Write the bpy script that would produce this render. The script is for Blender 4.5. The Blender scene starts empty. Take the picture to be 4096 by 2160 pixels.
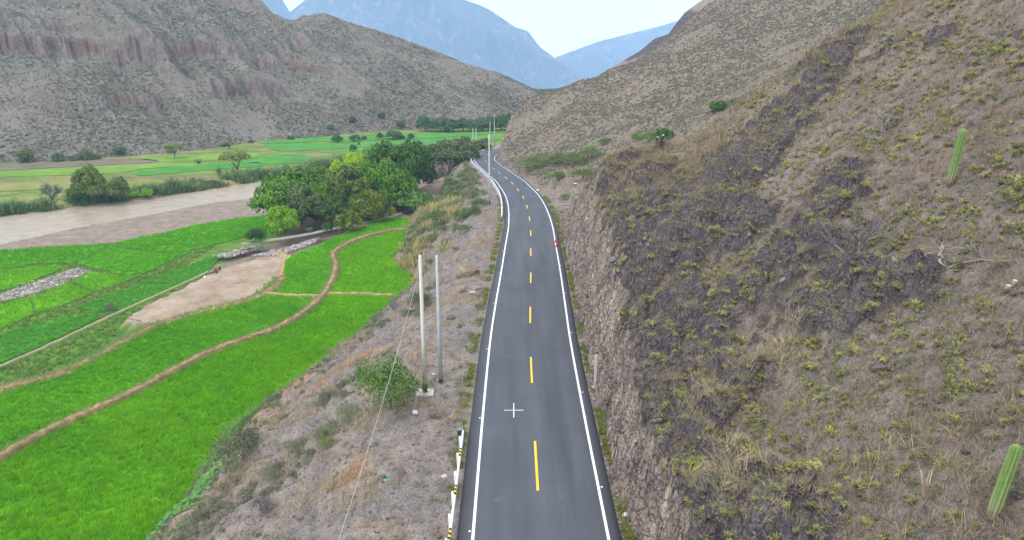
import bpy, bmesh, math, random
import numpy as np
from mathutils import Vector, Matrix
S = bpy.context.scene
C = S.collection
rng = np.random.default_rng(7)
random.seed(7)

# ------------------------------------------------------------------ camera, sky, sun, exposure
CAM_H = 24.0
PITCH = math.radians(17.0)
cam_d = bpy.data.cameras.new('camera')
cam = bpy.data.objects.new('camera', cam_d)
C.objects.link(cam)
cam.location = (0, 0, CAM_H)
cam.rotation_euler = (math.radians(90) - PITCH, 0, 0)
cam_d.sensor_width = 36.0
cam_d.lens = 36.0 * 731.0 / 1024.0
cam_d.clip_start = 0.3
cam_d.clip_end = 20000
S.camera = cam

HAZE = 0.00027
SUN_EL, SUN_AZ = math.radians(58), math.radians(-120)   # azimuth from +Y, clockwise
world = bpy.data.worlds.new('World')
S.world = world
world.use_nodes = True
wn = world.node_tree
wn.nodes.clear()
w_out = wn.nodes.new('ShaderNodeOutputWorld')
w_bg = wn.nodes.new('ShaderNodeBackground')
w_bg.inputs['Strength'].default_value = 0.15
w_sky = wn.nodes.new('ShaderNodeTexSky')
w_sky.sky_type = 'NISHITA'
w_sky.sun_disc = False
w_sky.sun_elevation = SUN_EL
w_sky.sun_rotation = SUN_AZ
w_sky.dust_density = 3.0
w_tc = wn.nodes.new('ShaderNodeTexCoord')
w_no = wn.nodes.new('ShaderNodeTexNoise')
w_no.inputs['Scale'].default_value = 2.2
w_no.inputs['Detail'].default_value = 5
w_rm = wn.nodes.new('ShaderNodeMapRange')
w_rm.inputs[1].default_value = 0.30
w_rm.inputs[2].default_value = 0.62
w_rm.inputs[3].default_value = 0.80
w_rm.inputs[4].default_value = 0.98
w_mx = wn.nodes.new('ShaderNodeMix')
w_mx.data_type = 'RGBA'
wn.links.new(w_tc.outputs['Generated'], w_no.inputs['Vector'])
wn.links.new(w_no.outputs['Fac'], w_rm.inputs[0])
wn.links.new(w_rm.outputs[0], w_mx.inputs[0])
wn.links.new(w_sky.outputs[0], w_mx.inputs[6])
w_mx.inputs[7].default_value = (9.3, 9.6, 9.9, 1)      # high white overcast
wn.links.new(w_mx.outputs[2], w_bg.inputs['Color'])
wn.links.new(w_bg.outputs[0], w_out.inputs['Surface'])

sun_d = bpy.data.lights.new('sun', 'SUN')
sun_d.energy = 1.5
sun_d.angle = math.radians(10)
sun_d.color = (1.0, 0.95, 0.88)
sun = bpy.data.objects.new('sun', sun_d)
C.objects.link(sun)
sdir = Vector((math.sin(SUN_AZ) * math.cos(SUN_EL), math.cos(SUN_AZ) * math.cos(SUN_EL), math.sin(SUN_EL)))
sun.rotation_euler = (-sdir).to_track_quat('-Z', 'Y').to_euler()
sun.location = sdir * 300

S.view_settings.view_transform = 'Standard'
S.view_settings.look = 'None'
S.view_settings.exposure = 0.68
S.view_settings.gamma = 1.0
S.view_settings.use_curve_mapping = False
S.render.engine = 'CYCLES'
S.cycles.use_denoising = True
S.cycles.denoising_prefilter = 'ACCURATE'
S.cycles.max_bounces = 5
S.cycles.diffuse_bounces = 3
S.cycles.transparent_max_bounces = 8
S.cycles.volume_bounces = 0
S.cycles.use_fast_gi = False

# ------------------------------------------------------------------ small numeric helpers
def _h(ix, iy, seed):
    n = (ix * 374761393 + iy * 668265263 + seed * 362437) & 0xffffffff
    n = ((n ^ (n >> 13)) * 1274126177) & 0xffffffff
    return (n ^ (n >> 16)) & 0xffffffff

def gnoise(x, y, seed=0):
    x = np.asarray(x, float); y = np.asarray(y, float)
    xi = np.floor(x).astype(np.int64); yi = np.floor(y).astype(np.int64)
    xf = x - xi; yf = y - yi
    u = xf * xf * xf * (xf * (xf * 6 - 15) + 10); v = yf * yf * yf * (yf * (yf * 6 - 15) + 10)
    def g(a, b, dx, dy):
        an = _h(a, b, seed) * (2 * math.pi / 4294967296.0)
        return np.cos(an) * dx + np.sin(an) * dy
    n00 = g(xi, yi, xf, yf); n10 = g(xi + 1, yi, xf - 1, yf)
    n01 = g(xi, yi + 1, xf, yf - 1); n11 = g(xi + 1, yi + 1, xf - 1, yf - 1)
    return (n00 * (1 - u) + n10 * u) * (1 - v) + (n01 * (1 - u) + n11 * u) * v

def fbm(x, y, octv=4, seed=0, gain=0.5):
    t = 0; a = 1.0; fq = 1.0
    for o in range(octv):
        t = t + a * gnoise(np.asarray(x) * fq, np.asarray(y) * fq, seed + o * 17)
        a *= gain; fq *= 2.03
    return t

def ridged(x, y, octv=4, seed=0, gain=0.5):
    t = 0; a = 1.0; fq = 1.0
    for o in range(octv):
        t = t + a * (1 - 2.2 * np.abs(gnoise(np.asarray(x) * fq, np.asarray(y) * fq, seed + o * 31)))
        a *= gain; fq *= 2.1
    return t

def sst(a, b, x):
    t = np.clip((np.asarray(x, float) - a) / (b - a), 0, 1)
    return t * t * (3 - 2 * t)

def in_poly(px, py, poly):
    px = np.asarray(px, float); py = np.asarray(py, float)
    r = np.zeros(px.shape, bool)
    n = len(poly); j = n - 1
    for i in range(n):
        xi, yi = poly[i][:2]; xj, yj = poly[j][:2]
        if yi != yj:
            c = ((yi > py) != (yj > py)) & (px < (xj - xi) * (py - yi) / (yj - yi) + xi)
            r ^= c
        j = i
    return r

def line_dist(px, py, pts, closed=False):
    px = np.asarray(px, float); py = np.asarray(py, float)
    d = np.full(px.shape, 1e9)
    m = len(pts)
    for i in range(m if closed else m - 1):
        ax, ay = pts[i][:2]; bx, by = pts[(i + 1) % m][:2]
        vx, vy = bx - ax, by - ay
        t = np.clip(((px - ax) * vx + (py - ay) * vy) / (vx * vx + vy * vy + 1e-9), 0, 1)
        d = np.minimum(d, np.hypot(px - ax - t * vx, py - ay - t * vy))
    return d

def sdist(px, py, poly):
    d = line_dist(px, py, poly, True)
    return np.where(in_poly(px, py, poly), -d, d)

def catmull(pts, n=8):
    P = np.array(pts, float); out = []
    Q = np.vstack([2 * P[0] - P[1], P, 2 * P[-1] - P[-2]])
    for i in range(1, len(Q) - 2):
        p0, p1, p2, p3 = Q[i - 1], Q[i], Q[i + 1], Q[i + 2]
        for t in np.linspace(0, 1, n, endpoint=False):
            out.append(0.5 * ((2 * p1) + (-p0 + p2) * t + (2 * p0 - 5 * p1 + 4 * p2 - p3) * t * t + (-p0 + 3 * p1 - 3 * p2 + p3) * t ** 3))
    out.append(P[-1])
    return np.array(out)

# ------------------------------------------------------------------ mesh helpers
def fast_mesh(name, V, F, smooth=True):
    """V (n,3), F (m,k) with k 3 or 4"""
    me = bpy.data.meshes.new(name)
    V = np.ascontiguousarray(V, np.float32); F = np.ascontiguousarray(F, np.int32)
    me.vertices.add(len(V)); me.vertices.foreach_set('co', V.ravel())
    k = F.shape[1]
    me.loops.add(F.size); me.loops.foreach_set('vertex_index', F.ravel())
    me.polygons.add(len(F))
    me.polygons.foreach_set('loop_start', np.arange(0, F.size, k, dtype=np.int32))
    me.polygons.foreach_set('use_smooth', np.full(len(F), smooth))
    me.update(calc_edges=True)
    return me

def grid_faces(n, m):
    i = np.arange(n - 1)[:, None] * m + np.arange(m - 1)[None, :]
    return np.stack([i, i + 1, i + m + 1, i + m], -1).reshape(-1, 4)

def grid_mesh(name, X, Y, Z, smooth=True):
    n, m = X.shape
    return fast_mesh(name, np.stack([X, Y, Z], -1).reshape(-1, 3), grid_faces(n, m), smooth)

def set_attr(me, name, arr):
    arr = np.asarray(arr, np.float32)
    if arr.ndim >= 2 and arr.shape[-1] == 3 and arr.size == len(me.vertices) * 3:
        a = me.attributes.new(name, 'FLOAT_COLOR', 'POINT')
        c4 = np.ones((len(me.vertices), 4), np.float32); c4[:, :3] = arr.reshape(-1, 3)
        a.data.foreach_set('color', c4.ravel())
    else:
        a = me.attributes.new(name, 'FLOAT', 'POINT')
        a.data.foreach_set('value', arr.ravel())

def obj(name, me, mat=None, parent=None, kind=None, label=None, cat=None, group=None, loc=None):
    o = bpy.data.objects.new(name, me)
    C.objects.link(o)
    if mat is not None and me is not None and len(me.materials) == 0:
        me.materials.append(mat)
    if parent is not None:
        o.parent = parent
    if loc is not None:
        o.location = loc
    tag(o, kind, label, cat, group)
    return o

def tag(o, kind=None, label=None, cat=None, group=None):
    if kind: o['kind'] = kind
    if label: o['label'] = label
    if cat: o['category'] = cat
    if group: o['group'] = group
    return o

class MB:
    """collects vertices and faces for one mesh"""
    def __init__(s):
        s.v = []; s.f = []; s.n = 0; s.t = []
    def add(s, V, F, tint=None):
        V = np.asarray(V, float).reshape(-1, 3)
        s.v.append(V)
        for f in F: s.f.append(tuple(int(i) + s.n for i in f))
        s.t.append(np.full(len(V), 0.5 if tint is None else tint))
        s.n += len(V)
    def box(s, c, h, rot=None):
        V = np.array([[x, y, z] for x in (-1, 1) for y in (-1, 1) for z in (-1, 1)], float) * np.array(h)
        if rot is not None: V = V @ np.array(rot).T
        s.add(V + np.array(c), [(0, 1, 3, 2), (4, 6, 7, 5), (0, 4, 5, 1), (2, 3, 7, 6), (0, 2, 6, 4), (1, 5, 7, 3)])
    def tube(s, pts, rad, sides=6, cap=True, tint=None):
        P = np.array(pts, float); n = len(P)
        rad = np.full(n, rad) if np.isscalar(rad) else np.array(rad, float)
        T = np.gradient(P, axis=0); T /= np.linalg.norm(T, axis=1)[:, None] + 1e-9
        up = np.array([0.0, 0, 1]) if abs(T[0][2]) < 0.9 else np.array([1.0, 0, 0])
        V = []
        for i in range(n):
            a = np.cross(T[i], up); a /= np.linalg.norm(a) + 1e-9; b = np.cross(a, T[i])
            an = np.arange(sides) * 2 * math.pi / sides
            V.append(P[i] + rad[i] * (np.cos(an)[:, None] * a + np.sin(an)[:, None] * b))
        F = []
        for i in range(n - 1):
            for j in range(sides):
                F.append((i * sides + j, i * sides + (j + 1) % sides, (i + 1) * sides + (j + 1) % sides, (i + 1) * sides + j))
        if cap:
            F.append(tuple(range(sides))[::-1]); F.append(tuple((n - 1) * sides + j for j in range(sides)))
        s.add(np.vstack(V), F, tint)
    def mesh(s, name, smooth=False, tint=False):
        me = bpy.data.meshes.new(name)
        me.from_pydata(np.vstack(s.v).tolist(), [], s.f)
        if smooth: me.polygons.foreach_set('use_smooth', np.ones(len(me.polygons), bool))
        if tint: set_attr(me, 'tint', np.concatenate(s.t))
        me.update()
        return me

def empty(name, loc, rz=0.0):
    o = bpy.data.objects.new(name, None)
    C.objects.link(o)
    o.location = loc; o.rotation_euler = (0, 0, rz); o.empty_display_size = 0.3
    return o

# ------------------------------------------------------------------ node helpers
class NT:
    def __init__(s, name, rough=0.9, spec=0.15):
        s.m = bpy.data.materials.new(name); s.m.use_nodes = True
        s.t = s.m.node_tree; s.t.nodes.clear()
        s.out = s.t.nodes.new('ShaderNodeOutputMaterial')
        s.b = s.t.nodes.new('ShaderNodeBsdfPrincipled')
        s.b.inputs['Roughness'].default_value = rough
        s.b.inputs['Specular IOR Level'].default_value = spec
        s.t.links.new(s.b.outputs[0], s.out.inputs[0])
        s.pos = None
    def co(s):
        if s.pos is None:
            s.pos = s.t.nodes.new('ShaderNodeTexCoord').outputs['Object']
        return s.pos
    def link(s, a, b): s.t.links.new(a, b)
    def mapped(s, scale=(1, 1, 1), rot=(0, 0, 0)):
        n = s.t.nodes.new('ShaderNodeMapping'); s.link(s.co(), n.inputs[0])
        n.inputs['Scale'].default_value = scale; n.inputs['Rotation'].default_value = rot
        return n.outputs[0]
    def noise(s, scale, detail=4, rough=0.55, vec=None, dist=0.0):
        n = s.t.nodes.new('ShaderNodeTexNoise')
        s.link(vec if vec is not None else s.co(), n.inputs['Vector'])
        n.inputs['Scale'].default_value = scale; n.inputs['Detail'].default_value = detail
        n.inputs['Roughness'].default_value = rough; n.inputs['Distortion'].default_value = dist
        return n.outputs['Fac']
    def voro(s, scale, vec=None, feat='F1', out='Distance'):
        n = s.t.nodes.new('ShaderNodeTexVoronoi'); n.feature = feat
        s.link(vec if vec is not None else s.co(), n.inputs['Vector']); n.inputs['Scale'].default_value = scale
        return n.outputs[out]
    def attr(s, name, col=False):
        n = s.t.nodes.new('ShaderNodeAttribute'); n.attribute_name = name
        return n.outputs['Color' if col else 'Fac']
    def rand(s):
        return s.t.nodes.new('ShaderNodeObjectInfo').outputs['Random']
    def rng(s, fac, a, b, c=0.0, d=1.0):
        n = s.t.nodes.new('ShaderNodeMapRange'); s.link(fac, n.inputs[0])
        for i, v in enumerate((a, b, c, d)): n.inputs[i + 1].default_value = v
        return n.outputs[0]
    def math(s, op, a, b=None):
        n = s.t.nodes.new('ShaderNodeMath'); n.operation = op; n.use_clamp = False
        for i, v in enumerate((a, b)):
            if v is None: continue
            if isinstance(v, (int, float)): n.inputs[i].default_value = v
            else: s.link(v, n.inputs[i])
        return n.outputs[0]
    def mix(s, fac, a, b, blend='MIX'):
        n = s.t.nodes.new('ShaderNodeMix'); n.data_type = 'RGBA'; n.blend_type = blend
        for i, v in ((0, fac), (6, a), (7, b)):
            if isinstance(v, (int, float)): n.inputs[i].default_value = v
            elif isinstance(v, tuple): n.inputs[i].default_value = v + (1,) if len(v) == 3 else v
            else: s.link(v, n.inputs[i])
        return n.outputs[2]
    def ramp(s, fac, stops):
        n = s.t.nodes.new('ShaderNodeValToRGB'); s.link(fac, n.inputs[0])
        e = n.color_ramp.elements
        while len(e) < len(stops): e.new(0.5)
        for i, (p, c) in enumerate(stops):
            e[i].position = p; e[i].color = tuple(c) + (1,)
        return n.outputs[0]
    def bump(s, h, strength=0.5, dist=0.1):
        n = s.t.nodes.new('ShaderNodeBump'); s.link(h, n.inputs['Height'])
        n.inputs['Strength'].default_value = strength; n.inputs['Distance'].default_value = dist
        s.link(n.outputs[0], s.b.inputs['Normal'])
    def col(s, c):
        if isinstance(c, tuple): s.b.inputs['Base Color'].default_value = c + (1,)
        else: s.link(c, s.b.inputs['Base Color'])
        s.c = c
        return s
    def translucent(s, fac=0.35, gain=1.0):
        tr = s.t.nodes.new('ShaderNodeBsdfTranslucent')
        if isinstance(s.c, tuple): tr.inputs[0].default_value = s.c + (1,)
        else: s.link(s.c, tr.inputs[0])
        mx = s.t.nodes.new('ShaderNodeMixShader'); mx.inputs[0].default_value = fac
        s.link(s.b.outputs[0], mx.inputs[1]); s.link(tr.outputs[0], mx.inputs[2])
        s.link(mx.outputs[0], s.out.inputs[0])
        return s

def plain(name, c, rough=0.8, spec=0.2, var=0.12, scale=6.0):
    n = NT(name, rough, spec)
    f = n.noise(scale, 5, 0.6)
    n.col(n.mix(f, tuple(x * (1 - var) for x in c), tuple(min(1, x * (1 + var)) for x in c)))
    return n.m

def leaf_mat(name, dark, light, tr=0.3, rough=0.55, objvar=0.35, patch=False):
    n = NT(name, rough, 0.25)
    t = n.attr('tint')
    c = n.mix(t, dark, light)
    r = n.rand()
    g = n.mix(r, (1 - objvar, 1 - objvar * 0.9, 1 - objvar), (1 + objvar * .5, 1 + objvar * .45, 1 + objvar * .4))
    c = n.mix(1.0, c, g, 'MULTIPLY')
    if patch:      # crop vigour changes across the plot
        wp = n.t.nodes.new('ShaderNodeNewGeometry').outputs['Position']
        f1 = n.noise(.075, 4, .6, wp); f2 = n.noise(.45, 4, .65, wp)
        c = n.mix(n.rng(f1, .36, .64), n.mix(1.0, c, (.78, .86, 1.0), 'MULTIPLY'), n.mix(1.0, c, (1.10, 1.04, 1.0), 'MULTIPLY'))
        c = n.mix(n.rng(f2, .36, .66), n.mix(1.0, c, (.80, .86, .9), 'MULTIPLY'), n.mix(1.0, c, (1.12, 1.06, 1.0), 'MULTIPLY'))
    n.col(c).translucent(tr)
    return n.m

# ------------------------------------------------------------------ surveyed layout, metres (x right, y along the road, z up)
ROAD=[(1.15,41.36,-0.11),(1.51,55.43,-0.25),(1.85,69.44,-0.61),(2.19,83.34,-1.32),(2.56,97.2,-2.16),(2.9,111.04,-3.05),(2.92,124.88,-3.96),(2.63,138.72,-4.89),(1.95,152.53,-5.89),(0.78,166.32,-6.94),(-0.62,180.15,-7.88),(-2.51,193.85,-8.91),(-4.45,207.78,-9.86),(-6.41,221.48,-10.88),(-8.19,235.43,-11.78),(-9.37,249.12,-12.81),(-9.53,261.42,-13.62),(-8.16,271.78,-13.97)]
BUND=[(-52.44,59.39),(-51.55,64.74),(-50.4,69.34),(-48.45,73.79),(-46.28,77.84),(-44.06,83.18),(-41.83,89.84),(-38.88,94.87),(-35.27,99.33),(-33.17,104.17),(-31.9,110.94),(-31.55,116.87),(-32.14,125.73),(-33.51,133.22),(-35.65,140.1),(-35.57,143.95),(-34.27,149.28),(-31.87,154.3),(-27.53,159.63),(-23.31,161.49)]
BUND_W=[(-41.69,116.46),(-36.71,115.44),(-31.5,115.04)]
BUND_E=[(-31.4,116.26),(-25.92,116.26),(-19.75,115.24)]
P1=[(-52.44,59.39),(-51.55,64.74),(-50.4,69.34),(-48.45,73.79),(-46.28,77.84),(-44.06,83.18),(-41.83,89.84),(-38.88,94.87),(-35.27,99.33),(-33.17,104.17),(-31.9,110.94),(-31.55,116.87),(-25.92,116.26),(-19.69,114.84),(-19.26,110.01),(-20.85,103.0),(-22.14,97.5),(-23.85,92.5),(-24.38,87.93),(-25.16,84.91),(-26.71,81.51),(-28.01,77.84),(-29.21,74.44),(-30.16,70.86),(-30.27,67.17),(-29.83,63.44),(-29.09,58.76),(-29.38,55.19),(-29.42,52.58),(-29.97,48.57),(-31.54,43.51),(-44.58,43.51)]
P2=[(-52.44,59.39),(-51.55,64.74),(-50.4,69.34),(-48.45,73.79),(-46.28,77.84),(-44.06,83.18),(-41.83,89.84),(-38.88,94.87),(-35.27,99.33),(-33.17,104.17),(-31.9,110.94),(-31.55,116.87),(-36.71,115.44),(-41.69,116.46),(-43.45,112.86),(-46.28,110.01),(-49.85,106.4),(-52.68,101.86),(-54.3,96.76),(-55.41,91.42),(-57.49,84.91),(-59.37,82.29),(-61.71,79.9),(-64.23,73.06)]
P3=[(-31.45,116.46),(-32.14,125.73),(-33.51,133.22),(-35.65,140.1),(-35.57,143.95),(-34.27,149.28),(-31.87,154.3),(-27.53,159.63),(-23.21,160.74),(-22.28,147.68),(-24.17,138.67),(-22.62,133.75),(-18.77,127.65),(-17.76,123.87),(-17.66,116.87),(-19.78,115.44),(-25.92,116.26)]
P4=[(-31.55,116.87),(-32.14,125.73),(-33.51,133.22),(-35.65,140.1),(-35.57,143.95),(-34.27,149.28),(-31.87,154.3),(-27.53,159.63),(-23.41,162.24),(-24.27,172.25),(-27.95,174.39),(-32.2,170.99),(-35.8,160.74),(-38.8,154.3),(-40.74,148.31),(-43.43,141.56),(-44.23,137.0),(-41.32,125.73),(-41.14,120.06),(-41.69,116.46),(-36.71,115.44)]
FALLOW=[(-60.12,106.77),(-59.29,114.55),(-58.04,120.77),(-56.41,128.83),(-55.09,133.11),(-51.13,139.33),(-47.73,143.68),(-45.41,141.33),(-42.45,130.06),(-42.24,123.42),(-43.67,117.17),(-47.19,112.23),(-51.12,109.25),(-54.24,105.05)]
ZONE_A=[(-66.42,63.44),(-62.07,80.43),(-57.49,84.91),(-55.41,91.42),(-54.3,96.76),(-52.68,101.86),(-49.85,106.4),(-46.28,110.01),(-43.45,112.86),(-41.69,116.46),(-41.14,120.06),(-41.32,125.73),(-44.23,137.0),(-43.43,141.56),(-41.24,150.26),(-37.36,159.63),(-38.37,177.92),(-31.45,197.78),(-23.61,229.31),(-15.96,271.98),(1.91,293.6),(55.92,197.78),(17.26,42.01),(-52.53,38.58)]
SHORE=[(-122.92,145.85),(-111.36,153.27),(-104.02,156.23),(-92.99,158.61),(-89.15,160.35),(-86.48,164.68),(-82.41,170.0),(-78.34,176.49),(-70.82,184.37),(-65.72,187.61),(-58.23,199.06),(-52.19,216.12),(-45.13,251.59)]
WATER_N=[(-127.51,140.95),(-118.7,151.0),(-116.66,160.71),(-110.64,172.03),(-107.49,178.47),(-99.76,187.63),(-93.12,197.71),(-86.98,206.64),(-74.47,214.58),(-63.61,237.19),(-55.27,260.47),(-38.02,293.75),(-15.39,322.96)]
WATER_F=[(-156.12,175.6),(-145.47,188.09),(-139.11,194.24),(-130.73,199.23),(-126.33,205.01),(-118.38,212.83),(-111.14,214.87),(-106.25,222.48),(-97.67,233.69),(-87.98,245.25),(-75.51,257.94),(-65.43,273.81),(-47.66,304.81),(-15.88,333.51)]
U1=[(-117.21,148.74),(-111.15,152.94),(-91.42,158.09),(-89.59,156.42),(-90.06,143.73),(-96.56,144.04),(-101.88,139.12),(-106.57,134.05)]
U2=[(-88.66,160.04),(-86.32,164.34),(-82.23,169.68),(-78.25,176.22),(-70.49,183.58),(-64.44,187.14),(-57.06,169.4),(-62.85,164.08),(-69.19,154.32),(-72.39,151.15),(-88.79,156.66)]
U3=[(-88.42,154.78),(-72.1,149.83),(-69.34,152.49),(-72.7,133.61),(-86.08,141.73),(-89.23,143.53)]
U5=[(-103.25,133.16),(-100.94,137.7),(-92.66,142.33),(-89.91,139.6),(-90.64,130.15),(-93.13,126.05),(-94.7,121.06)]
U6=[(-82.46,130.74),(-82.75,137.23),(-72.39,132.99),(-75.27,125.26)]
U7=[(-84.02,121.06),(-83.15,129.9),(-75.22,124.24),(-77.01,118.52),(-79.14,114.38)]
U8=[(-90.18,111.44),(-87.61,117.81),(-85.14,121.65),(-79.51,114.05),(-80.26,106.83),(-82.18,100.4)]
S1=[(-69.54,130.4),(-61.2,152.61),(-60.93,145.57),(-60.02,138.17),(-61.29,130.15)]
S2=[(-73.61,116.76),(-69.35,129.48),(-61.38,129.14),(-65.42,116.07),(-69.17,114.71)]
S3=[(-76.19,94.86),(-77.98,105.37),(-74.24,111.44),(-68.81,114.05),(-67.46,111.12),(-69.77,100.13),(-71.6,93.91)]
STONES=[(-92.65,118.16),(-91.82,124.09),(-89.34,134.5),(-87.11,140.56),(-82.87,137.7),(-84.1,129.73),(-86.07,122.94),(-89.2,120.18),(-89.74,114.05)]
CANAL=[(-59.65,137.23),(-61.45,129.31),(-65.14,115.52),(-67.72,104.12),(-69.01,98.57),(-71.36,90.71)]
F1=[(-200.49,254.96),(-184.15,261.78),(-164.08,270.34),(-141.77,277.49),(-132.33,281.7),(-121.13,282.46),(-116.27,277.98),(-136.27,266.22),(-142.12,256.63),(-175.9,249.46),(-190.17,241.16)]
F2=[(-135.68,261.34),(-127.23,270.34),(-112.49,279.95),(-98.08,282.46),(-94.83,272.69),(-106.09,268.04),(-121.07,256.63),(-129.58,252.49)]
F3=[(-191.45,272.69),(-177.57,280.45),(-153.28,292.92),(-137.68,285.01),(-149.58,277.98),(-170.9,269.42),(-185.62,263.98)]
F4=[(-154.63,294.83),(-144.15,299.0),(-121.78,304.16),(-107.91,307.09),(-104.06,295.66),(-122.39,285.52),(-135.51,284.49)]
F5=[(-108.01,285.01),(-96.38,304.16),(-83.68,299.85),(-79.8,282.46),(-92.45,278.72)]
F6=[(-118.48,349.01),(-86.56,370.29),(-52.66,377.66),(-8.27,393.75),(-8.03,382.12),(-47.43,356.76),(-86.19,347.88),(-114.08,339.77)]
F7=[(-112.93,336.21),(-80.49,343.41),(-44.55,352.84),(-9.31,371.14),(-8.73,347.12),(-42.1,332.71),(-75.8,322.64),(-99.58,314.68)]
F8=[(-81.75,311.6),(-69.94,315.62),(-57.78,319.41),(-48.43,314.68),(-67.5,304.16)]
F9=[(-181.56,238.39),(-159.72,237.48),(-147.71,232.14),(-150.46,225.38),(-172.17,225.38)]
MANGO=[('mid',-55.37,170.05,-16,9.33,4.74),('mid',-52.96,183.95,-16,10.11,5.36),('mid',-49.99,192.69,-16,8.56,3.06),('lime',-48.51,205.15,-16,8.63,3.11),('lime',-47.4,217.58,-16,9.09,2.99),('lime',-43.76,211.19,-16,8.14,3.34),('lime',-41.73,198.05,-16,7.41,2.19),('olive',-41.74,181.58,-16,10.25,5.42),('mid',-33.68,187.6,-16,11.06,4.94),('deep',-33.59,211.19,-16,12.85,6.1),('deep',-28.07,206.63,-16,12.46,3.98),('mid',-28.98,183.95,-16,9.48,3.83),('grey',-49.59,168.01,-16,8.41,4.1),('mid',-47.15,177.02,-16,7.21,3.32),('lime2',-50.87,158.9,-16,5.67,2.67),('deep',-41,175.92,-16,5.7,3.67),('deep',-44.85,171.62,-16,4.13,3.59),('gold',-33.38,171.62,-16,6.54,3.59),('deep',-37.65,183.95,-16,6.18,3.06),('mid',-41.42,217.58,-16,11,3.88),('deep',-51.97,166.51,-16,6.14,3.02),('deep',-27.09,188.85,-16,5.8,2.61)]
BUSH_A=[('green',-24.7,180.42,-16,6.2,4.63),('gold',-36.9,161.21,-16,4.94,3.38),('deep',-41.75,160.74,-16,2.08,1.35),('green',-45.55,159.82,-16,1.26,0.89),('deep',-54.7,151.08,-16,3.27,2.02)]
BACK=[('greyg',-26.55,247.13,-17,8.06,5.06),('greyg',-21.65,249.19,-17,9.13,5.95),('greyg',-17.79,257.77,-17,8.72,4.39),('bare',-25.61,223.02,-17,8.87,4.59),('bare',-21.64,233.56,-17,7.03,3.2),('greyg',-12.99,284.56,-17,5.37,3.86),('greyg',-19.83,307.63,-17,4.54,1.87),('greyg',-12.28,317.24,-17,2.98,1.5)]
RIVER=[('riv',-121.4,208.56,-19,9.6,4.47),('riv',-114.64,209.99,-19,7.01,3.34),('bare',-135.24,211.44,-19,6.76,5.11),('riv',-135.33,293.74,-19,6.81,3.79),('riv',-97.02,257.06,-19,8.91,6.15),('bare',-102.15,253.93,-19,3.82,2.08),('riv',-123.47,321.02,-19,4.09,2.82),('deep',-125.21,207.15,-19,5.2,2.29)]
FAR=[('far',-81.84,345.26,-19,3.46,2.68),('far',-74.22,349.01,-19,2.94,2.59),('far',-71.1,354.79,-19,1.8,1.44),('far',-63.99,357.95,-19,3.2,1.69),('far',-57.53,356.76,-19,4.04,4.09),('far',-49.14,358.75,-19,2.63,1.69),('far',-67.72,313.14,-19,3.08,1.59),('far',-69.66,334.45,-19,1.35,0.56),('far',-42.12,330.99,-19,2.66,1.79),('far',-57.19,321.02,-19,1.3,0.98),('far',-53.98,358.75,-19,1.68,2.18)]
FARROW=[('far',-46.02,392.79,-19,8.29,4.43),('far',-37.57,392.79,-19,6.64,5.81),('far',-31.24,392.79,-19,6.23,4.22),('far',-25.96,392.79,-19,6.85,4.75),('far',-20.59,390.9,-19,6,4.73),('far',-15.48,394.71,-19,6.47,5.3),('far',-10.18,394.71,-19,7.71,5.3),('far',-5.54,396.64,-19,8.37,4.79),('far',-32.89,387.15,-19,5.53,3.12),('far',-0.64,400.56,-19,8.66,5.38)]
TOE=[(-150,270.55),(0,275.77),(45,282.65),(127,295.35),(189,311.59),(227,323.87),(256,344.22),(310,355.38),(344,373.56),(379,389.04),(421,396.07),(470,398.47),(510,400.9),(545,413.51),(560,424.18)]
PERSON=(-54.9,131.4,-16.5)
PERSON2=(-55.7,129.7,-16.5)
SACK=(-55.25,130.5,-16.5)
WSACK=(-56.2,127.6,-16.5)
SHELTER=(-120.25, 279.4, -19.0)
pole1=(-6.38, 48.81, -0.5)
pole2=(-5.41, 50.67, -0.5)
pole3=(-4.15, 131.71, -3.6)
cap=(-3.12, 41.63, 0.5)
cross=(0.14, 45.52, 0.0)
post=(6.14, 49.11, -0.1)
thin=(-2.67, 84.82, -1.5)
hole=(-5.01, 45.2, -0.5)
cactus1=(80.49, 133.36, 0.0)

# ------------------------------------------------------------------ terrain fields
RC = [(1.46,-40,0),(1.46,10,0),(1.46,31.5,0),(1.47,45,-.1),(1.58,58.5,-.3),(1.85,69.4,-.6),(2.24,83.3,-1.32)] + ROAD[4:] + [(-4.6,281,-14.2),(2,288,-14.4),(13,294,-14.6),(34,300,-14.8)]
RL = catmull(RC, 6)
_seg = np.hypot(np.diff(RL[:, 0]), np.diff(RL[:, 1]))
RS = np.concatenate([[0], np.cumsum(_seg)])
LINE_HALF = 3.46
EDGE_L, EDGE_R = LINE_HALF + 0.75, LINE_HALF + 0.60

def road_at(s):
    return np.stack([np.interp(s, RS, RL[:, k]) for k in range(3)], -1)

def road_side(s):
    a = road_at(np.asarray(s) - 0.5); b = road_at(np.asarray(s) + 0.5)
    t = (b - a)[..., :2]; t = t / (np.linalg.norm(t, axis=-1, keepdims=True) + 1e-9)
    return np.stack([t[..., 1], -t[..., 0]], -1)     # unit vector to the right

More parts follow.
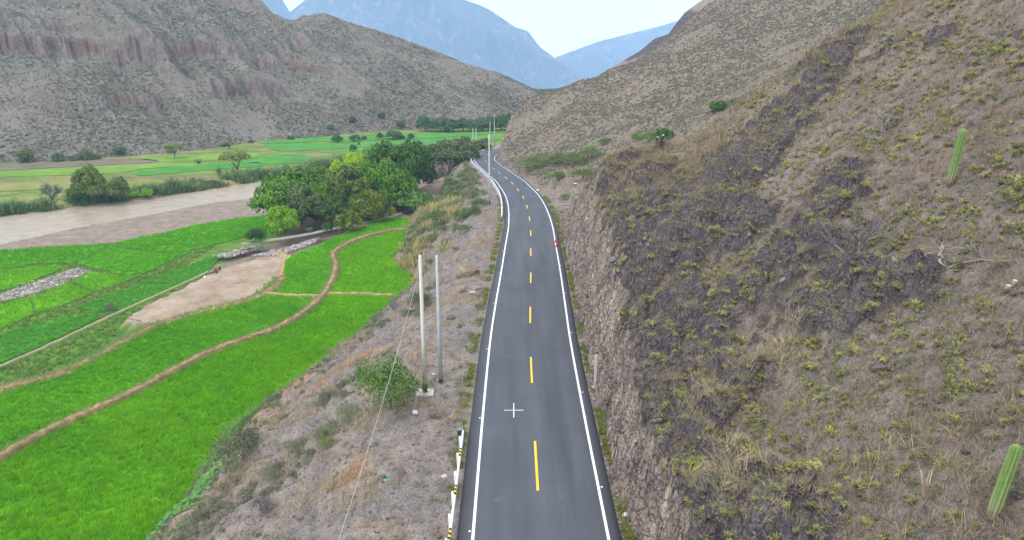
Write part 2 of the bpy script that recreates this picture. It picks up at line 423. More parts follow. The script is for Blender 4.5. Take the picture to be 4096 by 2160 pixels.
def road_param(x, y):
    """signed lateral distance (right positive), road height and station of the nearest centre-line point"""
    x = np.asarray(x, float); y = np.asarray(y, float)
    best = np.full(x.shape, 1e9); sd = np.zeros(x.shape); zz = np.zeros(x.shape); ss = np.zeros(x.shape)
    step = 2
    idx = list(range(0, len(RL) - 1, step)) + [len(RL) - 1]
    for i, j in zip(idx[:-1], idx[1:]):
        ax, ay, az = RL[i]; bx, by, bz = RL[j]
        vx, vy = bx - ax, by - ay; L2 = vx * vx + vy * vy
        t = np.clip(((x - ax) * vx + (y - ay) * vy) / L2, 0, 1)
        dx = x - ax - t * vx; dy = y - ay - t * vy
        d2 = dx * dx + dy * dy
        m = d2 < best
        best = np.where(m, d2, best)
        sg = np.sign(vy * dx - vx * dy)
        sd = np.where(m, sg * np.sqrt(d2), sd)
        zz = np.where(m, az + t * (bz - az), zz)
        ss = np.where(m, RS[i] + t * (RS[j] - RS[i]), ss)
    return sd, zz, ss

S0 = 40.0      # station at y = 0
TOE_T = np.array([(-30,30),(20,28),(45,27.5),(60,27),(70,26.5),(78,25),(85,22.5),(92,21),(98,19.5),(104,18),(110,16.8),(116,16.5),(124,15),(134,19.5),(140,21.5),(150,20),(160,20.5),(175,19),(190,15),(210,11),(230,8.5),(260,6.5),(300,6),(340,6)], float)
CREST_T = np.array([(-30,6),(40,6),(50,6.5),(60,5),(75,4),(100,4),(118,4.5),(130,5),(140,3.5),(170,2.2),(200,2),(260,1.6),(340,1.6)], float)
HOLE = (-5.01, 45.2)

def bank_z(x, y, fine=True):
    d, zr, s = road_param(x, y)
    d = -d - EDGE_L
    yy = s - S0
    toe = np.interp(yy, TOE_T[:, 0], TOE_T[:, 1]); w = np.interp(yy, CREST_T[:, 0], CREST_T[:, 1])
    w = w + 0.9 * fbm(yy * 0.13, yy * 0 + 3.1, 3, 5)
    t = (d - w) / (toe - w)
    g = np.where(t < 0.9, t * 0.93, 0.837 + (t - 0.9) * 1.63)
    zs = zr - 0.1 - 0.035 * np.clip(d, 0, 50)
    zw = zr - 0.1 - 0.035 * w
    zb = zw + (-16.1 - zw) * g
    z = np.where(t < 0, zs, zb)
    # soften the crest
    k = 1.2
    a, b = zs, zb
    h = np.clip(0.5 + 0.5 * (b - a) / k, 0, 1)
    z = np.where(d > 0, b * (1 - h) + a * h - k * h * (1 - h), zr - 0.12)
    am = sst(0.3, 3.0, d) * (1 - sst(0.97, 1.02, t))
    z = z + am * (1.0 * fbm(x * 0.16, y * 0.16, 4, 11) * sst(-0.1, 0.35, t) + 0.55 * ridged(x * 0.30 + y * .1, y * 0.48, 4, 23) * sst(0, 0.3, t) - 0.2 * sst(0, .3, t) + 0.06 * fbm(x * 1.3, y * 1.3, 3, 31))
    z = z - 2.2 * np.exp(-(((x - HOLE[0]) / 0.55) ** 2 + ((y - HOLE[1]) / 0.5) ** 2) ** 2)
    z = z + 0.28 * np.exp(-(((x - HOLE[0] + .15) / 1.5) ** 2 + ((y - HOLE[1] - .4) / 1.3) ** 2))
    z = np.where(t > 1.02, np.minimum(z, -16.4 - (t - 1.02) * 3), z)
    return z, t, d

# hillside control points (x, y, z)
HP = []
for (yy, sh) in ((-10, 0.3), (12, 0.0), (30, 0.0), (48, 0.4), (65, 0.2), (78, -0.4)):
    for xx in (9.5, 16, 26, 42, 75, 130):
        if yy == 78 and xx > 60: continue
        HP.append((xx, yy, 5 + 0.78 * (xx - 9.5) + sh + (0.06 * (xx - 42) if xx > 42 else 0)))
HP += [(40,82,28.2),(27,84,18.4),(19,86,12.2),(10.8,95,5.4),(9.5,104,2.6),(75,88,56),(130,95,100),
       (27,98,9.5),(40,99,18.5),(19.5,99,5.2),(60,100,34),(12,112,-.8),(24,123,.6),(15.5,133,-2.9),(45,118,14),(70,125,33),(120,130,75),
       (28.7,151,3.5),(11,153,-4.4),(46,167,9.2),(55.6,174,13.2),(82,194,26.5),(130,190,62),
       (15.8,180,-4.4),(7.3,215,-7.2),(13.7,227,-.75),(26,229,3.2),(45,235,12),(70,250,24),(110,260,47),
       (-3.2,267,-1.0),(6.7,279,5),(18,284,8.4),(30.6,289,11.9),(57.4,313,21.5),(73,327,34),(91,341,43),(130,340,68),
       (0,245,-6.5),(4,258,-1.5),(3,197,-7.4),(8,156,-5),(9,137,-3.9),(6,176,-6.2),
       (-4,290,-7),(8,302,-4),(35,318,4),(60,345,12),(80,360,22),(105,375,36),(150,380,60)]
HP = np.array(HP)
def _tps(r2):
    return 0.5 * r2 * np.log(r2 + 1e-9)
_K = _tps(((HP[:, None, :2] - HP[None, :, :2]) ** 2).sum(-1)) + np.eye(len(HP)) * 6.0
_Pm = np.hstack([np.ones((len(HP), 1)), HP[:, :2]])
_A = np.block([[_K, _Pm], [_Pm.T, np.zeros((3, 3))]])
_W = np.linalg.solve(_A, np.concatenate([HP[:, 2], np.zeros(3)]))
def tps(x, y):
    z = _W[-3] + _W[-2] * x + _W[-1] * y
    for i in range(len(HP)):
        z = z + _W[i] * _tps((x - HP[i, 0]) ** 2 + (y - HP[i, 1]) ** 2)
    return z

def hill_z(x, y):
    """height, rock mask, cut mask"""
    d, zr, s = road_param(x, y)
    d = d - EDGE_R
    far = sst(60, 240, y)
    h = tps(x, y)
    near = 1 - sst(95, 125, y)
    h = h + (0.9 + 0.8 * far) * fbm(x * 0.07, y * 0.07, 3, 41) + 0.45 * fbm(x * 0.22, y * 0.22, 3, 43)
    # rock outcrops: ledges pushed out of the slope
    wx = x + 5 * fbm(x * .06, y * .06, 2, 45); wy = y + 5 * fbm(x * .06, y * .06, 2, 46)
    pn = fbm(wx * 0.085, wy * 0.065, 5, 47, .62)
    rk = sst(0.05, 0.24, pn + 0.24 * (1 - sst(4, 17, d)) * near - .13 + .66 * np.exp(-((d - 7) / 6.0) ** 2) * sst(42, 54, y) * (1 - sst(92, 104, y))) * (.22 + .78 * (1 - sst(100, 125, y)))
    bl = ridged(x * 0.42 + .2 * y, y * 0.30, 4, 53)
    h = h + 4.6 * np.exp(-((d - 6.0) / 4.2) ** 2) * sst(44, 58, y) * (1 - sst(84, 95, y)) * (.75 + .5 * fbm(x * .12, y * .12, 2, 56))
    h = h + near * (.30 * fbm(x * .5, y * .5, 3, 57) + .24 * ridged(x * 1.0, y * 1.0, 3, 58) - .1 + 0.11 * fbm(x * 2.3, y * 2.3, 2, 59))
    lv = 1.1
    hs = h + .5 * fbm(x * .3, y * .3, 2, 60)
    led = (np.floor(hs / lv) + sst(.0, .40, hs / lv - np.floor(hs / lv))) * lv - hs
    h = h + rk * (0.62 * bl * (0.35 + 0.65 * near) - 0.12 + .75 * led)
    dj = d + 0.65 * fbm(y * 0.22, y * 0 + 1.7, 3, 61) + 0.42 * ridged(y * 0.55, x * 0.25, 4, 67, .6) - .2 + 0.12 * fbm(y * 2.7, x * 2.2, 2, 71)
    open_ = sst(112, 124, y) * (1 - sst(150, 205, y))
    foot = 1.05 + 4.2 * open_
    uu = np.maximum(0, dj - foot) * (3.3 - 2.4 * open_)
    lw = .75
    un = uu + .45 * fbm(y * .5, x * .5, 3, 68)
    uu = uu + .62 * sst(.1, .8, uu) * ((np.floor(un / lw) + sst(.1, .55, un / lw - np.floor(un / lw))) * lw - un)
    zc = zr - 0.12 + np.maximum(uu, 0) + 0.22 * sst(0, .6, dj - foot) * bl
    k = 0.8
    hh = np.clip(0.5 + 0.5 * (h - zc) / k, 0, 1)
    z = h * (1 - hh) + zc * hh - k * hh * (1 - hh) * 0.6
    cut = sst(-0.2, 0.6, h - zc)
    z = np.where(d < foot * 0.6, np.minimum(z, zr - 0.10), z)
    return z, rk * (1 - cut), cut, d

# valley floor
RIVER_POLY = WATER_N + WATER_F[::-1]
WZ = -20.0
def floor_z(x, y):
    a = sdist(x, y, ZONE_A)
    z = -18.5 + 2.45 * (1 - sst(-0.3, 1.6, a))
    fz = sdist(x, y, FALLOW)
    z = np.where(a > -0.5, np.maximum(z, -18.5 + 1.85 * (1 - sst(-0.2, 2.0, fz))), z)
    beyond = sst(-6, 10, (y - np.interp(x, [p[0] for p in WATER_F], [p[1] for p in WATER_F])))
    z = z + beyond * (-0.5 - z * 0 ) * (z < -18.2)
    r = sdist(x, y, RIVER_POLY)
    z = z - 2.2 * (1 - sst(-2.5, 3.0, r)) * (z < -17)
    z = z - 0.05 * np.clip(y - 480, 0, 3000)
    z = z + 0.05 * fbm(x * 0.25, y * 0.25, 3, 77)
    return z

# ------------------------------------------------------------------ terrain materials
def hill_material():
    n = NT('hill_soil', 0.95, 0.08)
    big = n.noise(0.055, 5, 0.6); mid = n.noise(0.5, 5, 0.6); fine = n.noise(5.0, 5, 0.65)
    soil = n.mix(n.rng(mid, .3, .7), (.195, .148, .124), (.335, .268, .23))
    soil = n.mix(n.rng(big, .40, .66), soil, n.mix(mid, (.22, .18, .158), (.36, .305, .268)))
    litter = n.noise(2.2, 6, 0.75, n.mapped((1, 1, 2.4)))
    soil = n.mix(n.rng(litter, .56, .72, 0, .7), soil, (.31, .255, .185))
    soil = n.mix(n.rng(n.noise(1.3, 5, .7), .58, .75, 0, .55), soil, (.095, .10, .05))
    soil = n.mix(n.attr('olive'), soil, n.mix(1.0, soil, (.84, .87, .80), 'MULTIPLY'))
    streak = n.noise(1.6, 6, .7, n.mapped((.8, .8, .22)))
    rock = n.mix(n.rng(streak, .3, .7), (.085, .070, .082), (.235, .198, .208))
    rock = n.mix(n.rng(n.noise(.9, 4, .6), .52, .7, 0, .7), rock, (.165, .118, .095))
    lich = n.rng(n.noise(9, 3, .6), .64, .72, 0, .5)
    rock = n.mix(lich, rock, (.22, .20, .195))
    cutc = n.mix(n.rng(streak, .32, .68), (.28, .22, .18), (.64, .53, .44))
    cutc = n.mix(n.rng(n.noise(.55, 4, .6), .45, .66), cutc, n.mix(streak, (.17, .138, .135), (.36, .295, .275)))
    rm = n.rng(n.math('ADD', n.attr('rock'), n.math('ADD', n.rng(fine, .3, .7, -.25, .25), n.rng(n.noise(.8, 6, .7), .3, .7, -.45, .45))), .3, .75)
    cm = n.rng(n.math('ADD', n.attr('cut'), n.rng(fine, .3, .7, -.2, .2)), .35, .65)
    c = n.mix(rm, soil, rock); c = n.mix(cm, c, cutc)
    c = n.mix(n.rng(fine, .25, .75, 0, 1), n.mix(1.0, c, (.50, .48, .48), 'MULTIPLY'), n.mix(1.0, c, (1.45, 1.42, 1.40), 'MULTIPLY'))
    grit = n.noise(16, 3, .7)
    c = n.mix(n.rng(grit, .35, .65), n.mix(1.0, c, (.72, .72, .72), 'MULTIPLY'), n.mix(1.0, c, (1.25, 1.25, 1.25), 'MULTIPLY'))
    c = n.mix(n.rng(n.noise(1.7, 6, .75), .61, .69, 0, .5), c, (.065, .055, .055))
    vor = n.voro(2.3, n.mapped((1, 1, .55)), 'DISTANCE_TO_EDGE')
    wv = n.t.nodes.new('ShaderNodeTexNoise'); wv.inputs['Scale'].default_value = .7; wv.inputs['Detail'].default_value = 4; n.link(n.co(), wv.inputs['Vector'])
    wa = n.t.nodes.new('ShaderNodeVectorMath'); wa.operation = 'MULTIPLY_ADD'; n.link(wv.outputs['Color'], wa.inputs[0]); wa.inputs[1].default_value = (2.6, 2.6, 2.0); n.link(n.mapped((.8, .8, .45), (.3, .2, .5)), wa.inputs[2])
    vec2 = wa.outputs[0]; vor2 = n.voro(1.0, vec2, 'DISTANCE_TO_EDGE')
    gate = n.rng(n.noise(.8, 4, .6), .42, .6)
    crack = n.math('MULTIPLY', n.rng(vor, 0, .05, .62, 1), n.rng(vor2, 0, .06, .5, 1))
    crack = n.math('MAXIMUM', crack, n.math('SUBTRACT', 1.0, gate))
    cr_c = n.t.nodes.new('ShaderNodeCombineColor'); [n.link(crack, cr_c.inputs[i_]) for i_ in range(3)]
    stone_m = n.math('MAXIMUM', rm, cm)
    c = n.mix(n.math('MULTIPLY', stone_m, n.rng(fine, .35, .6, .2, 1)), c, n.mix(1.0, c, cr_c.outputs[0], 'MULTIPLY'))
    n.col(c)
    hgt = n.math('ADD', n.math('MULTIPLY', n.noise(3.0, 8, .7), 1.0), n.math('MULTIPLY', n.math('MULTIPLY', n.math('ADD', n.rng(vor, 0, .12), n.rng(vor2, 0, .15)), stone_m), .45))
    n.bump(hgt, 1.0, 0.5)
    return n.m

def bank_material():
    n = NT('bank_soil', 0.95, 0.08)
    big = n.noise(0.11, 4, .6); mid = n.noise(.7, 5, .6); fine = n.noise(7, 5, .7)
    c = n.mix(n.rng(mid, .3, .7), (.15, .124, .106), (.275, .234, .205))
    c = n.mix(n.rng(big, .45, .62), c, n.mix(mid, (.13, .112, .105), (.25, .225, .215)))
    c = n.mix(n.rng(n.noise(.34, 4, .6), .60, .72, 0, .7), c, (.30, .215, .14))
    c = n.mix(n.rng(n.noise(1.1, 5, .7), .60, .75, 0, .55), c, (.36, .30, .20))
    c = n.mix(n.attr('toe'), c, n.mix(mid, (.20, .145, .10), (.36, .275, .20)))
    c = n.mix(n.attr('rust'), c, (.31, .16, .07))
    c = n.mix(n.rng(fine, .28, .72), n.mix(1.0, c, (.52, .51, .51), 'MULTIPLY'), n.mix(1.0, c, (1.42, 1.42, 1.42), 'MULTIPLY'))
    n.col(c)
    vor = n.voro(5.5)
    g2 = n.noise(17, 3, .7)
    c = n.mix(n.rng(g2, .35, .65), n.mix(1.0, c, (.75, .75, .75), 'MULTIPLY'), n.mix(1.0, c, (1.22, 1.22, 1.22), 'MULTIPLY')); n.col(c)
    n.bump(n.math('ADD', n.noise(4, 8, .7), n.math('MULTIPLY', vor, -.5)), .8, .16)
    return n.m

def valley_material():
    n = NT('valley_soil', 0.95, 0.1)
    c0 = n.attr('gcol', True)
    f = n.noise(.45, 5, .65); g = n.noise(3.2, 5, .7)
    band = n.noise(.35, 4, .6, n.mapped((.35, 1.6, 1), (0, 0, .5)))
    c = n.mix(n.rng(f, .3, .7), n.mix(1.0, c0, (.66, .72, .6), 'MULTIPLY'), n.mix(1.0, c0, (1.3, 1.2, 1.25), 'MULTIPLY'))
    c = n.mix(n.math('MULTIPLY', n.attr('veg'), n.rng(band, .48, .66, 0, .65)), c, (.25, .235, .07))
    c = n.mix(n.rng(g, .3, .7), n.mix(1.0, c, (.72, .72, .72), 'MULTIPLY'), n.mix(1.0, c, (1.25, 1.25, 1.25), 'MULTIPLY'))
    n.col(c)
    n.bump(n.noise(2.6, 7, .75), .8, .25)
    return n.m

def mountain_material(name='mountain_scrub'):
    n = NT(name, 0.97, 0.05)
    big = n.noise(.02, 5, .6); mid = n.noise(.10, 5, .65); fine = n.noise(.9, 6, .75, n.mapped((1, 1, 1.6)))
    c = n.mix(n.rng(mid, .32, .68), (.165, .152, .12), (.265, .238, .198))
    c = n.mix(n.rng(big, .44, .62), c, n.mix(mid, (.18, .152, .122), (.28, .24, .20)))
    c = n.mix(n.attr('low'), c, n.mix(mid, (.19, .168, .14), (.29, .255, .215)))
    st = n.noise(.28, 6, .7, n.mapped((1, 1, .22)))
    cl = n.mix(n.rng(st, .3, .7), (.125, .10, .10), (.40, .32, .275))
    cl = n.mix(n.rng(n.noise(.07, 4, .6), .45, .6), cl, n.mix(st, (.14, .092, .076), (.30, .20, .16)))
    c = n.mix(n.attr('cliff'), c, cl)
    c = n.mix(n.rng(fine, .3, .7), n.mix(1.0, c, (.58, .60, .58), 'MULTIPLY'), n.mix(1.0, c, (1.35, 1.33, 1.33), 'MULTIPLY'))
    n.col(c)
    n.bump(n.noise(.55, 8, .75), 1.0, 1.6)
    return n.m

M_HILL = hill_material(); M_BANK = bank_material(); M_VALLEY = valley_material(); M_MOUNT = mountain_material()

# ------------------------------------------------------------------ valley ground
def geo(a, b, s0, rate):
    out = [a]
    while out[-1] < b:
        out.append(out[-1] + max(s0, rate * max(out[-1], 0)))
    return np.array(out)

gy = geo(5, 700, 0.7, 0.0062)
gx = np.concatenate([np.arange(-460, -240, 5.0), np.arange(-240, -130, 1.6), np.arange(-130, -12, 0.75), np.arange(-12, 130, 6.0)])
GX, GY = np.meshgrid(gx, gy)
GZ = floor_z(GX, GY)
me = grid_mesh('ground', GX, GY, GZ)
col = np.empty(GX.shape + (3,)); col[:] = (.075, .185, .025)
veg = np.ones(GX.shape)
def paint(mask, c, v=None):
    col[mask] = c
    if v is not None: veg[mask] = v
riv = sdist(GX, GY, RIVER_POLY)
yf = np.interp(GX, [p[0] for p in WATER_F], [p[1] for p in WATER_F])
yn = np.interp(GX, [p[0] for p in SHORE], [p[1] for p in SHORE])
farside = GY > yf - 1
nz = fbm(GX * .05, GY * .09, 4, 91)
paint(farside, (.095, .19, .03))
paint(farside & (nz > .12), (.20, .21, .07))
paint(farside & (nz < -.30), (.17, .135, .08))
paint(farside & (riv < 12) & (fbm(GX * .12, GY * .12, 3, 93) > -.1), (.29, .225, .13), .4)
ya = sdist(GX, GY, ZONE_A)
bar = (~farside) & (GY > yn + .3 + .8 * fbm(GX * .2, GY * .2, 2, 95)) & (ya > 3)
paint(bar, (.235, .19, .155), 0)
paint(in_poly(GX, GY, STONES), (.22, .24, .13), .3)
paint((ya > -2.0) & (ya < 1.4) & (GX < -38) & (GY < 175), (.33, .245, .13), .2)
paint((ya < 0) & (GY > 150) & (GX > -60), (.20, .155, .115), .2)
paint((ya > -1) & (ya < 16) & (GY > 139) & (GX > -66), (.21, .165, .13), .1)
paint(sdist(GX, GY, FALLOW) < .6, (.34, .275, .215), 0)
set_attr(me, 'gcol', col); set_attr(me, 'veg', veg)
ground = obj('ground', me, M_VALLEY, kind='structure')

# embankment below the road
by = geo(6, 330, 0.2, 0.0040)
bx = np.concatenate([np.arange(-46, -34, 1.0), np.arange(-34, -9, 0.30), np.arange(-9, 0.6, .2)])
BX, BY = np.meshgrid(bx, by)
shift = np.interp(BY, RL[:, 1][:-4], RL[:, 0][:-4]) - 1.46
BX = BX + shift
BZ, BT, BD = bank_z(BX, BY)
keep_in = BD
me = grid_mesh('embankment', BX, BY, BZ)
set_attr(me, 'toe', sst(.72, .92, BT + .25 * fbm(BX * .2, BY * .2, 3, 97)))
set_attr(me, 'rust', .85 * np.exp(-(((BX + 9.8) / .75) ** 2 + ((BY - 39.3) / 1.5) ** 2)) + .6 * sst(.25, .5, fbm(BX * .13, BY * .13, 3, 99)) * sst(60, 66, BY) * (1 - sst(85, 110, BY)))
embankment = obj('embankment', me, M_BANK, kind='structure')

# hillside and the rock cut right of the road
hy = geo(4, 385, 0.16, 0.0055)
ht = np.concatenate([np.arange(.1, 1.0, .15), np.arange(1.0, 5.5, .075), np.arange(5.5, 34, .19), np.arange(34, 64, .4), np.arange(64, 150, 1.1)])
HX = np.interp(hy, RL[:, 1][:-4], RL[:, 0][:-4])[:, None] + EDGE_R + ht[None, :]
HX[hy > 272] = HX[hy <= 272][-1]
HY = np.repeat(hy[:, None], len(ht), 1)
HZ, HR, HC, HD = hill_z(HX, HY)
me = grid_mesh('hillside', HX, HY, HZ)
set_attr(me, 'rock', HR); set_attr(me, 'cut', HC); set_attr(me, 'olive', sst(100, 150, HY))
hillside = obj('hillside', me, M_HILL, kind='structure')

# the ridge behind
def polar_mass(name, cols, mat, nq=160, na=300, zbot=-19.5, amp=6.0, seed=0, back=1.35, fscale=1.0):
    """cols: (slope x/y, y of toe, y of crest, z of crest)"""
    A = np.array(cols, float)
    a = np.linspace(A[0, 0], A[-1, 0], na)
    yt = np.interp(a, A[:, 0], A[:, 1]); yr = np.interp(a, A[:, 0], A[:, 2]); zr = np.interp(a, A[:, 0], A[:, 3])
    q = np.linspace(0, back, nq)[None, :]
    Y = yt[:, None] + (yr - yt)[:, None] * q
    X = a[:, None] * Y
    sh = np.where(q < 1, q ** 1.08, 1 - (q - 1) * .9)
    Z = zbot + (zr[:, None] - zbot) * sh
    e = sst(0, .3, q) * (1 - .75 * sst(.7, 1.0, q))
    Z = Z + amp * e * ridged(X * .012 * fscale + Y * .006 * fscale, Y * .011 * fscale, 5, seed) - amp * e * .5
    return X, Y, Z, a, q
def skyline(pts, zc_toe, zc_top, P=PITCH):
    out = []
    for px, py in pts:
        u = (px - 512) / 731.; v = (py - 270) / 731.
        Yk = math.cos(P) - v * math.sin(P)
        zt = zc_top(px) if callable(zc_top) else zc_top
        z0 = zc_toe(px) if callable(zc_toe) else zc_toe
        out.append((u / Yk, z0 * 1.03, zt * Yk, CAM_H - zt * (math.sin(P) + v * math.cos(P))))
    return out
X, Y, Z, a, q = polar_mass('hill', skyline([(600,75),(640,52),(655,40),(668,36),(684,15),(700,3),(720,-8),(800,-50)], 380, 430), M_HILL, 120, 160, -19, 4, 5)
me = grid_mesh('hill', X, Y, Z)
set_attr(me, 'rock', sst(.1, .5, fbm(X * .03, Y * .03, 3, 3)) * .8)
obj('hill', me, M_HILL, kind='structure')

# mountain across the river
TP = np.array(TOE)
cols = []
for px, zt, zcr, zr_ in [(-260,262,470,130),(-150,268,470,118),(0,275.8,455,104),(90,288,455,92),(189,311.6,462,74),(256,344,465,57),(270,347,466,52.4),(278,349,468,48.9),(290,351,470,45.5),(296,352,472,44.5),(308,355,476,47.5),(330,366,482,44.2),(350,375,486,38),(378,389,490,33.4),(413,394,488,26),(437,396,484,20.4),(465,398,480,12.8),(497,400,478,7.0),(529,404,490,-3),(547,410,505,-9),(566,420,520,-20)]:
    py = 150.
    u = (px - 512) / 731.
    cols.append((u / 1.0, zt, zcr * 1.04, zr_))
cols = [(c_[0] / 1.03, c_[1] * 1.015, c_[2], c_[3]) for c_ in cols]
A_ = np.array(cols)
na, nq = 760, 330
a = np.linspace(A_[0, 0], A_[-1, 0], na)
yt = np.interp(a, A_[:, 0], A_[:, 1]); yr = np.interp(a, A_[:, 0], A_[:, 2]); zr_ = np.interp(a, A_[:, 0], A_[:, 3])
yt = np.convolve(np.pad(yt, 15, 'edge'), np.ones(31) / 31, 'valid')
q = np.concatenate([np.linspace(0, 1.0, nq - 40), np.linspace(1.0, 1.5, 41)[1:]])[None, :]
MY = yt[:, None] + (yr - yt)[:, None] * q
MX = a[:, None] * MY
pxa = (a * 1.03 * 731 + 512)[:, None]
lat = (a * 350)[:, None] + 0 * q                       # metres along the face
hc = np.interp(pxa, [-260, 60, 200, 260, 330, 400], [15, 16, 14, 9, 3, 0]) + 0 * q
hc2 = np.interp(pxa, [-260, 0, 150, 210, 250, 300, 340], [2, 2, 4, 6, 8, 7, 0]) + 0 * q
zlow = -19.6
sh = np.where(q < 1, .80 * q + .20 * q * q, 1 - (q - 1) * 1.1)
Z0 = zlow + (zr_[:, None] - zlow - hc - hc2 * .6) * sh
env = sst(0, .22, q) * (1 - .8 * sst(.75, 1.0, q))
spur = ridged(lat * .016 + MY * .010, MY * .004, 4, 201)
Z0 = Z0 + env * (6.0 * (spur - .35)) + env * 2.2 * fbm(lat * .05, MY * .05, 4, 205)
flute = 3.2 * fbm(lat * .11 + .02 * MY, MY * .03, 5, 211, .62) + 5.0 * fbm(lat * .028, MY * .01, 2, 213)
lev1 = np.interp(pxa, [-260, 0, 80, 170, 240, 300, 360], [23, 22, 17, 17, 14, 10, 6])
j1 = sst(lev1 - 1.1, lev1 + 1.1, Z0 + flute)
pm = sst(-.15, .15, fbm(lat * .02, MY * .02, 3, 217))
lev2 = np.interp(pxa, [-260, 0, 150, 240, 300], [-6, -4, -2, 2, -2])
j2 = sst(lev2 - 1.0, lev2 + 1.0, Z0 + flute * .8)
hc = hc * np.clip(.75 + 1.5 * fbm(lat * .022, MY * .006, 3, 215), .62, 1.25)
j1b = .72 * j1 + .28 * sst(lev1 + 1.5, lev1 + 5.5, Z0 + flute * 1.2)
MZ = Z0 + hc * j1b + hc2 * j2 * pm + .35 * fbm(MX * .25, MY * .25, 4, 219)
cl = np.maximum(4 * j1 * (1 - j1) * np.clip(hc / 7, 0, .95), 4 * j2 * (1 - j2) * pm * np.clip(hc2 / 5, 0, 1))
gz = np.abs(np.gradient(MZ, axis=1)) / (np.abs(np.gradient(MY, axis=1)) + 1e-6)
cl = np.clip(np.maximum(cl, sst(1.1, 1.8, gz)), 0, 1)
me = grid_mesh('mountain', MX, MY, MZ)
set_attr(me, 'cliff', cl)
set_attr(me, 'low', 1 - sst(-16, -5, MZ + 6 * fbm(lat * .03, MY * .03, 3, 223)))
mountain = obj('mountain', me, M_MOUNT, kind='structure')

# far ranges
def far_material(name, c1, c2, c3):
    n = NT(name, 1.0, 0.0)
    f = n.noise(.006, 7, .65, n.mapped((1, 1, .5))); g = n.noise(.02, 6, .7, n.mapped((1, 1, .35)))
    c = n.mix(n.rng(f, .35, .65), c1, c2)
    c = n.mix(n.rng(g, .54, .66), c, c3)
    n.col(c); n.bump(n.noise(.012, 8, .7), 1, 25)
    return n.m
M_FAR = far_material('far_rock', (.025, .038, .025), (.10, .098, .07), (.25, .225, .20))
sk = [(150,-120),(230,20),(270,-20),(290,12),(305,0),(340,-40),(400,-60),(440,-25),(465,0),(480,5),(490,10),(505,20),(515,27),(528,31),(536,42),(541,48),(551,55),(560,62),(570,68),(582,76),(595,86),(620,100)]
def ridge_range(name, sk, ztoe, ztop, zbot, amp, seed, mat, na=420, nq=170):
    P = skyline(sk, ztoe, ztop)
    X, Y, Z, a, q = polar_mass(name, P, mat, nq, na, zbot, 0, seed, 1.12)
    e = sst(0, .2, q) * (1 - sst(.55, .97, q))
    Z = Z + amp * e * (ridged(X * .0045, Y * .0022 + X * .002, 6, seed) - .5) + amp * .25 * e * fbm(X * .02, Y * .012, 4, seed + 3)
    step = np.sin(Z / amp * 2.2 + 2 * fbm(X * .003, Y * .003, 3, seed + 5))
    Z = Z + amp * .22 * e * step
    return obj(name, grid_mesh(name, X, Y, Z), mat, kind='structure')
ridge_range('mountain_range', sk, 2800, 3500, -260, 95, 301, M_FAR)
ridge_range('mountain_range', [(470,110),(520,90),(548,66),(556,57),(575,50),(600,41),(620,36),(640,31),(660,26),(690,17),(740,5),(800,-20)], 3900, 4500, -360, 100, 331, M_FAR)
# low wooded rise at the valley's end
xx = np.linspace(-140, 200, 120); yy = np.linspace(560, 900, 90)
X, Y = np.meshgrid(xx, yy)
Z = -24 - .05 * np.clip(Y - 560, 0, 999) + 13 * np.exp(-((X - 48) / 50) ** 2 - ((Y - 740) / 60) ** 2) + 9 * np.exp(-((X + 10) / 60) ** 2 - ((Y - 820) / 60) ** 2) + .8 * fbm(X * .03, Y * .03, 4, 351)
me = grid_mesh('far_terrain', X, Y, Z); set_attr(me, 'cliff', X * 0); set_attr(me, 'low', X * 0)
far_terrain = obj('far_terrain', me, M_MOUNT, kind='structure')

# river
wn_ = catmull([p + (0,) for p in WATER_N], 6)[:, :2]; wf_ = catmull([p + (0,) for p in WATER_F], 6)[:, :2]
nn = 200
def resample(P, n):
    s = np.concatenate([[0], np.cumsum(np.hypot(*np.diff(P, axis=0).T))]); t = np.linspace(0, s[-1], n)
    return np.stack([np.interp(t, s, P[:, 0]), np.interp(t, s, P[:, 1])], -1)
A0 = resample(wn_, nn); B0 = resample(wf_, nn)
tt = np.linspace(-.03, 1.03, 60)[None, :, None]
W = A0[:, None] * (1 - tt) + B0[:, None] * tt
n = NT('muddy_water', .22, .5)
fl = n.noise(.30, 6, .7, n.mapped((1, 1, 1), (0, 0, -.95)))
st = n.noise(1.0, 6, .75, n.mapped((2.4, .7, 1), (0, 0, -.7)))
c = n.mix(n.rng(fl, .3, .7), (.30, .245, .18), (.43, .36, .275))
foam = n.math('MULTIPLY', n.rng(st, .63, .70), n.rng(n.noise(.06, 3, .5), .45, .6, .15, 1))
c = n.mix(foam, c, (.75, .72, .68)); n.col(c)
n.bump(st, .35, .25)
obj('river', grid_mesh('river', W[..., 0], W[..., 1], np.full(W.shape[:2], WZ) + .04 * fbm(W[..., 0] * .4, W[..., 1] * .4, 3, 401)), n.m, kind='structure')

# ------------------------------------------------------------------ road
M_ASPH = NT('asphalt', .82, .3)
n = M_ASPH
f = n.noise(.22, 4, .6); g = n.noise(34, 3, .6)
lane = n.noise(.7, 4, .6, n.mapped((1.0, .05, 1)))
c = n.mix(n.rng(f, .3, .7), (.068, .073, .086), (.088, .094, .110))
c = n.mix(n.rng(lane, .35, .66, 0, .85), c, (.050, .053, .062))
c = n.mix(n.rng(n.noise(.9, 5, .65), .62, .72, 0, .5), c, (.125, .122, .125))
c = n.mix(n.attr('fresh'), c, (.038, .038, .043))
c = n.mix(n.rng(g, .3, .7), n.mix(1.0, c, (.80, .80, .80), 'MULTIPLY'), n.mix(1.0, c, (1.2, 1.2, 1.2), 'MULTIPLY'))
c = n.mix(n.rng(n.voro(1.3), 0, .035, .5, 0), c, (.2, .2, .2))
n.col(c); n.bump(g, .25, .02)
M_ASPH = n.m
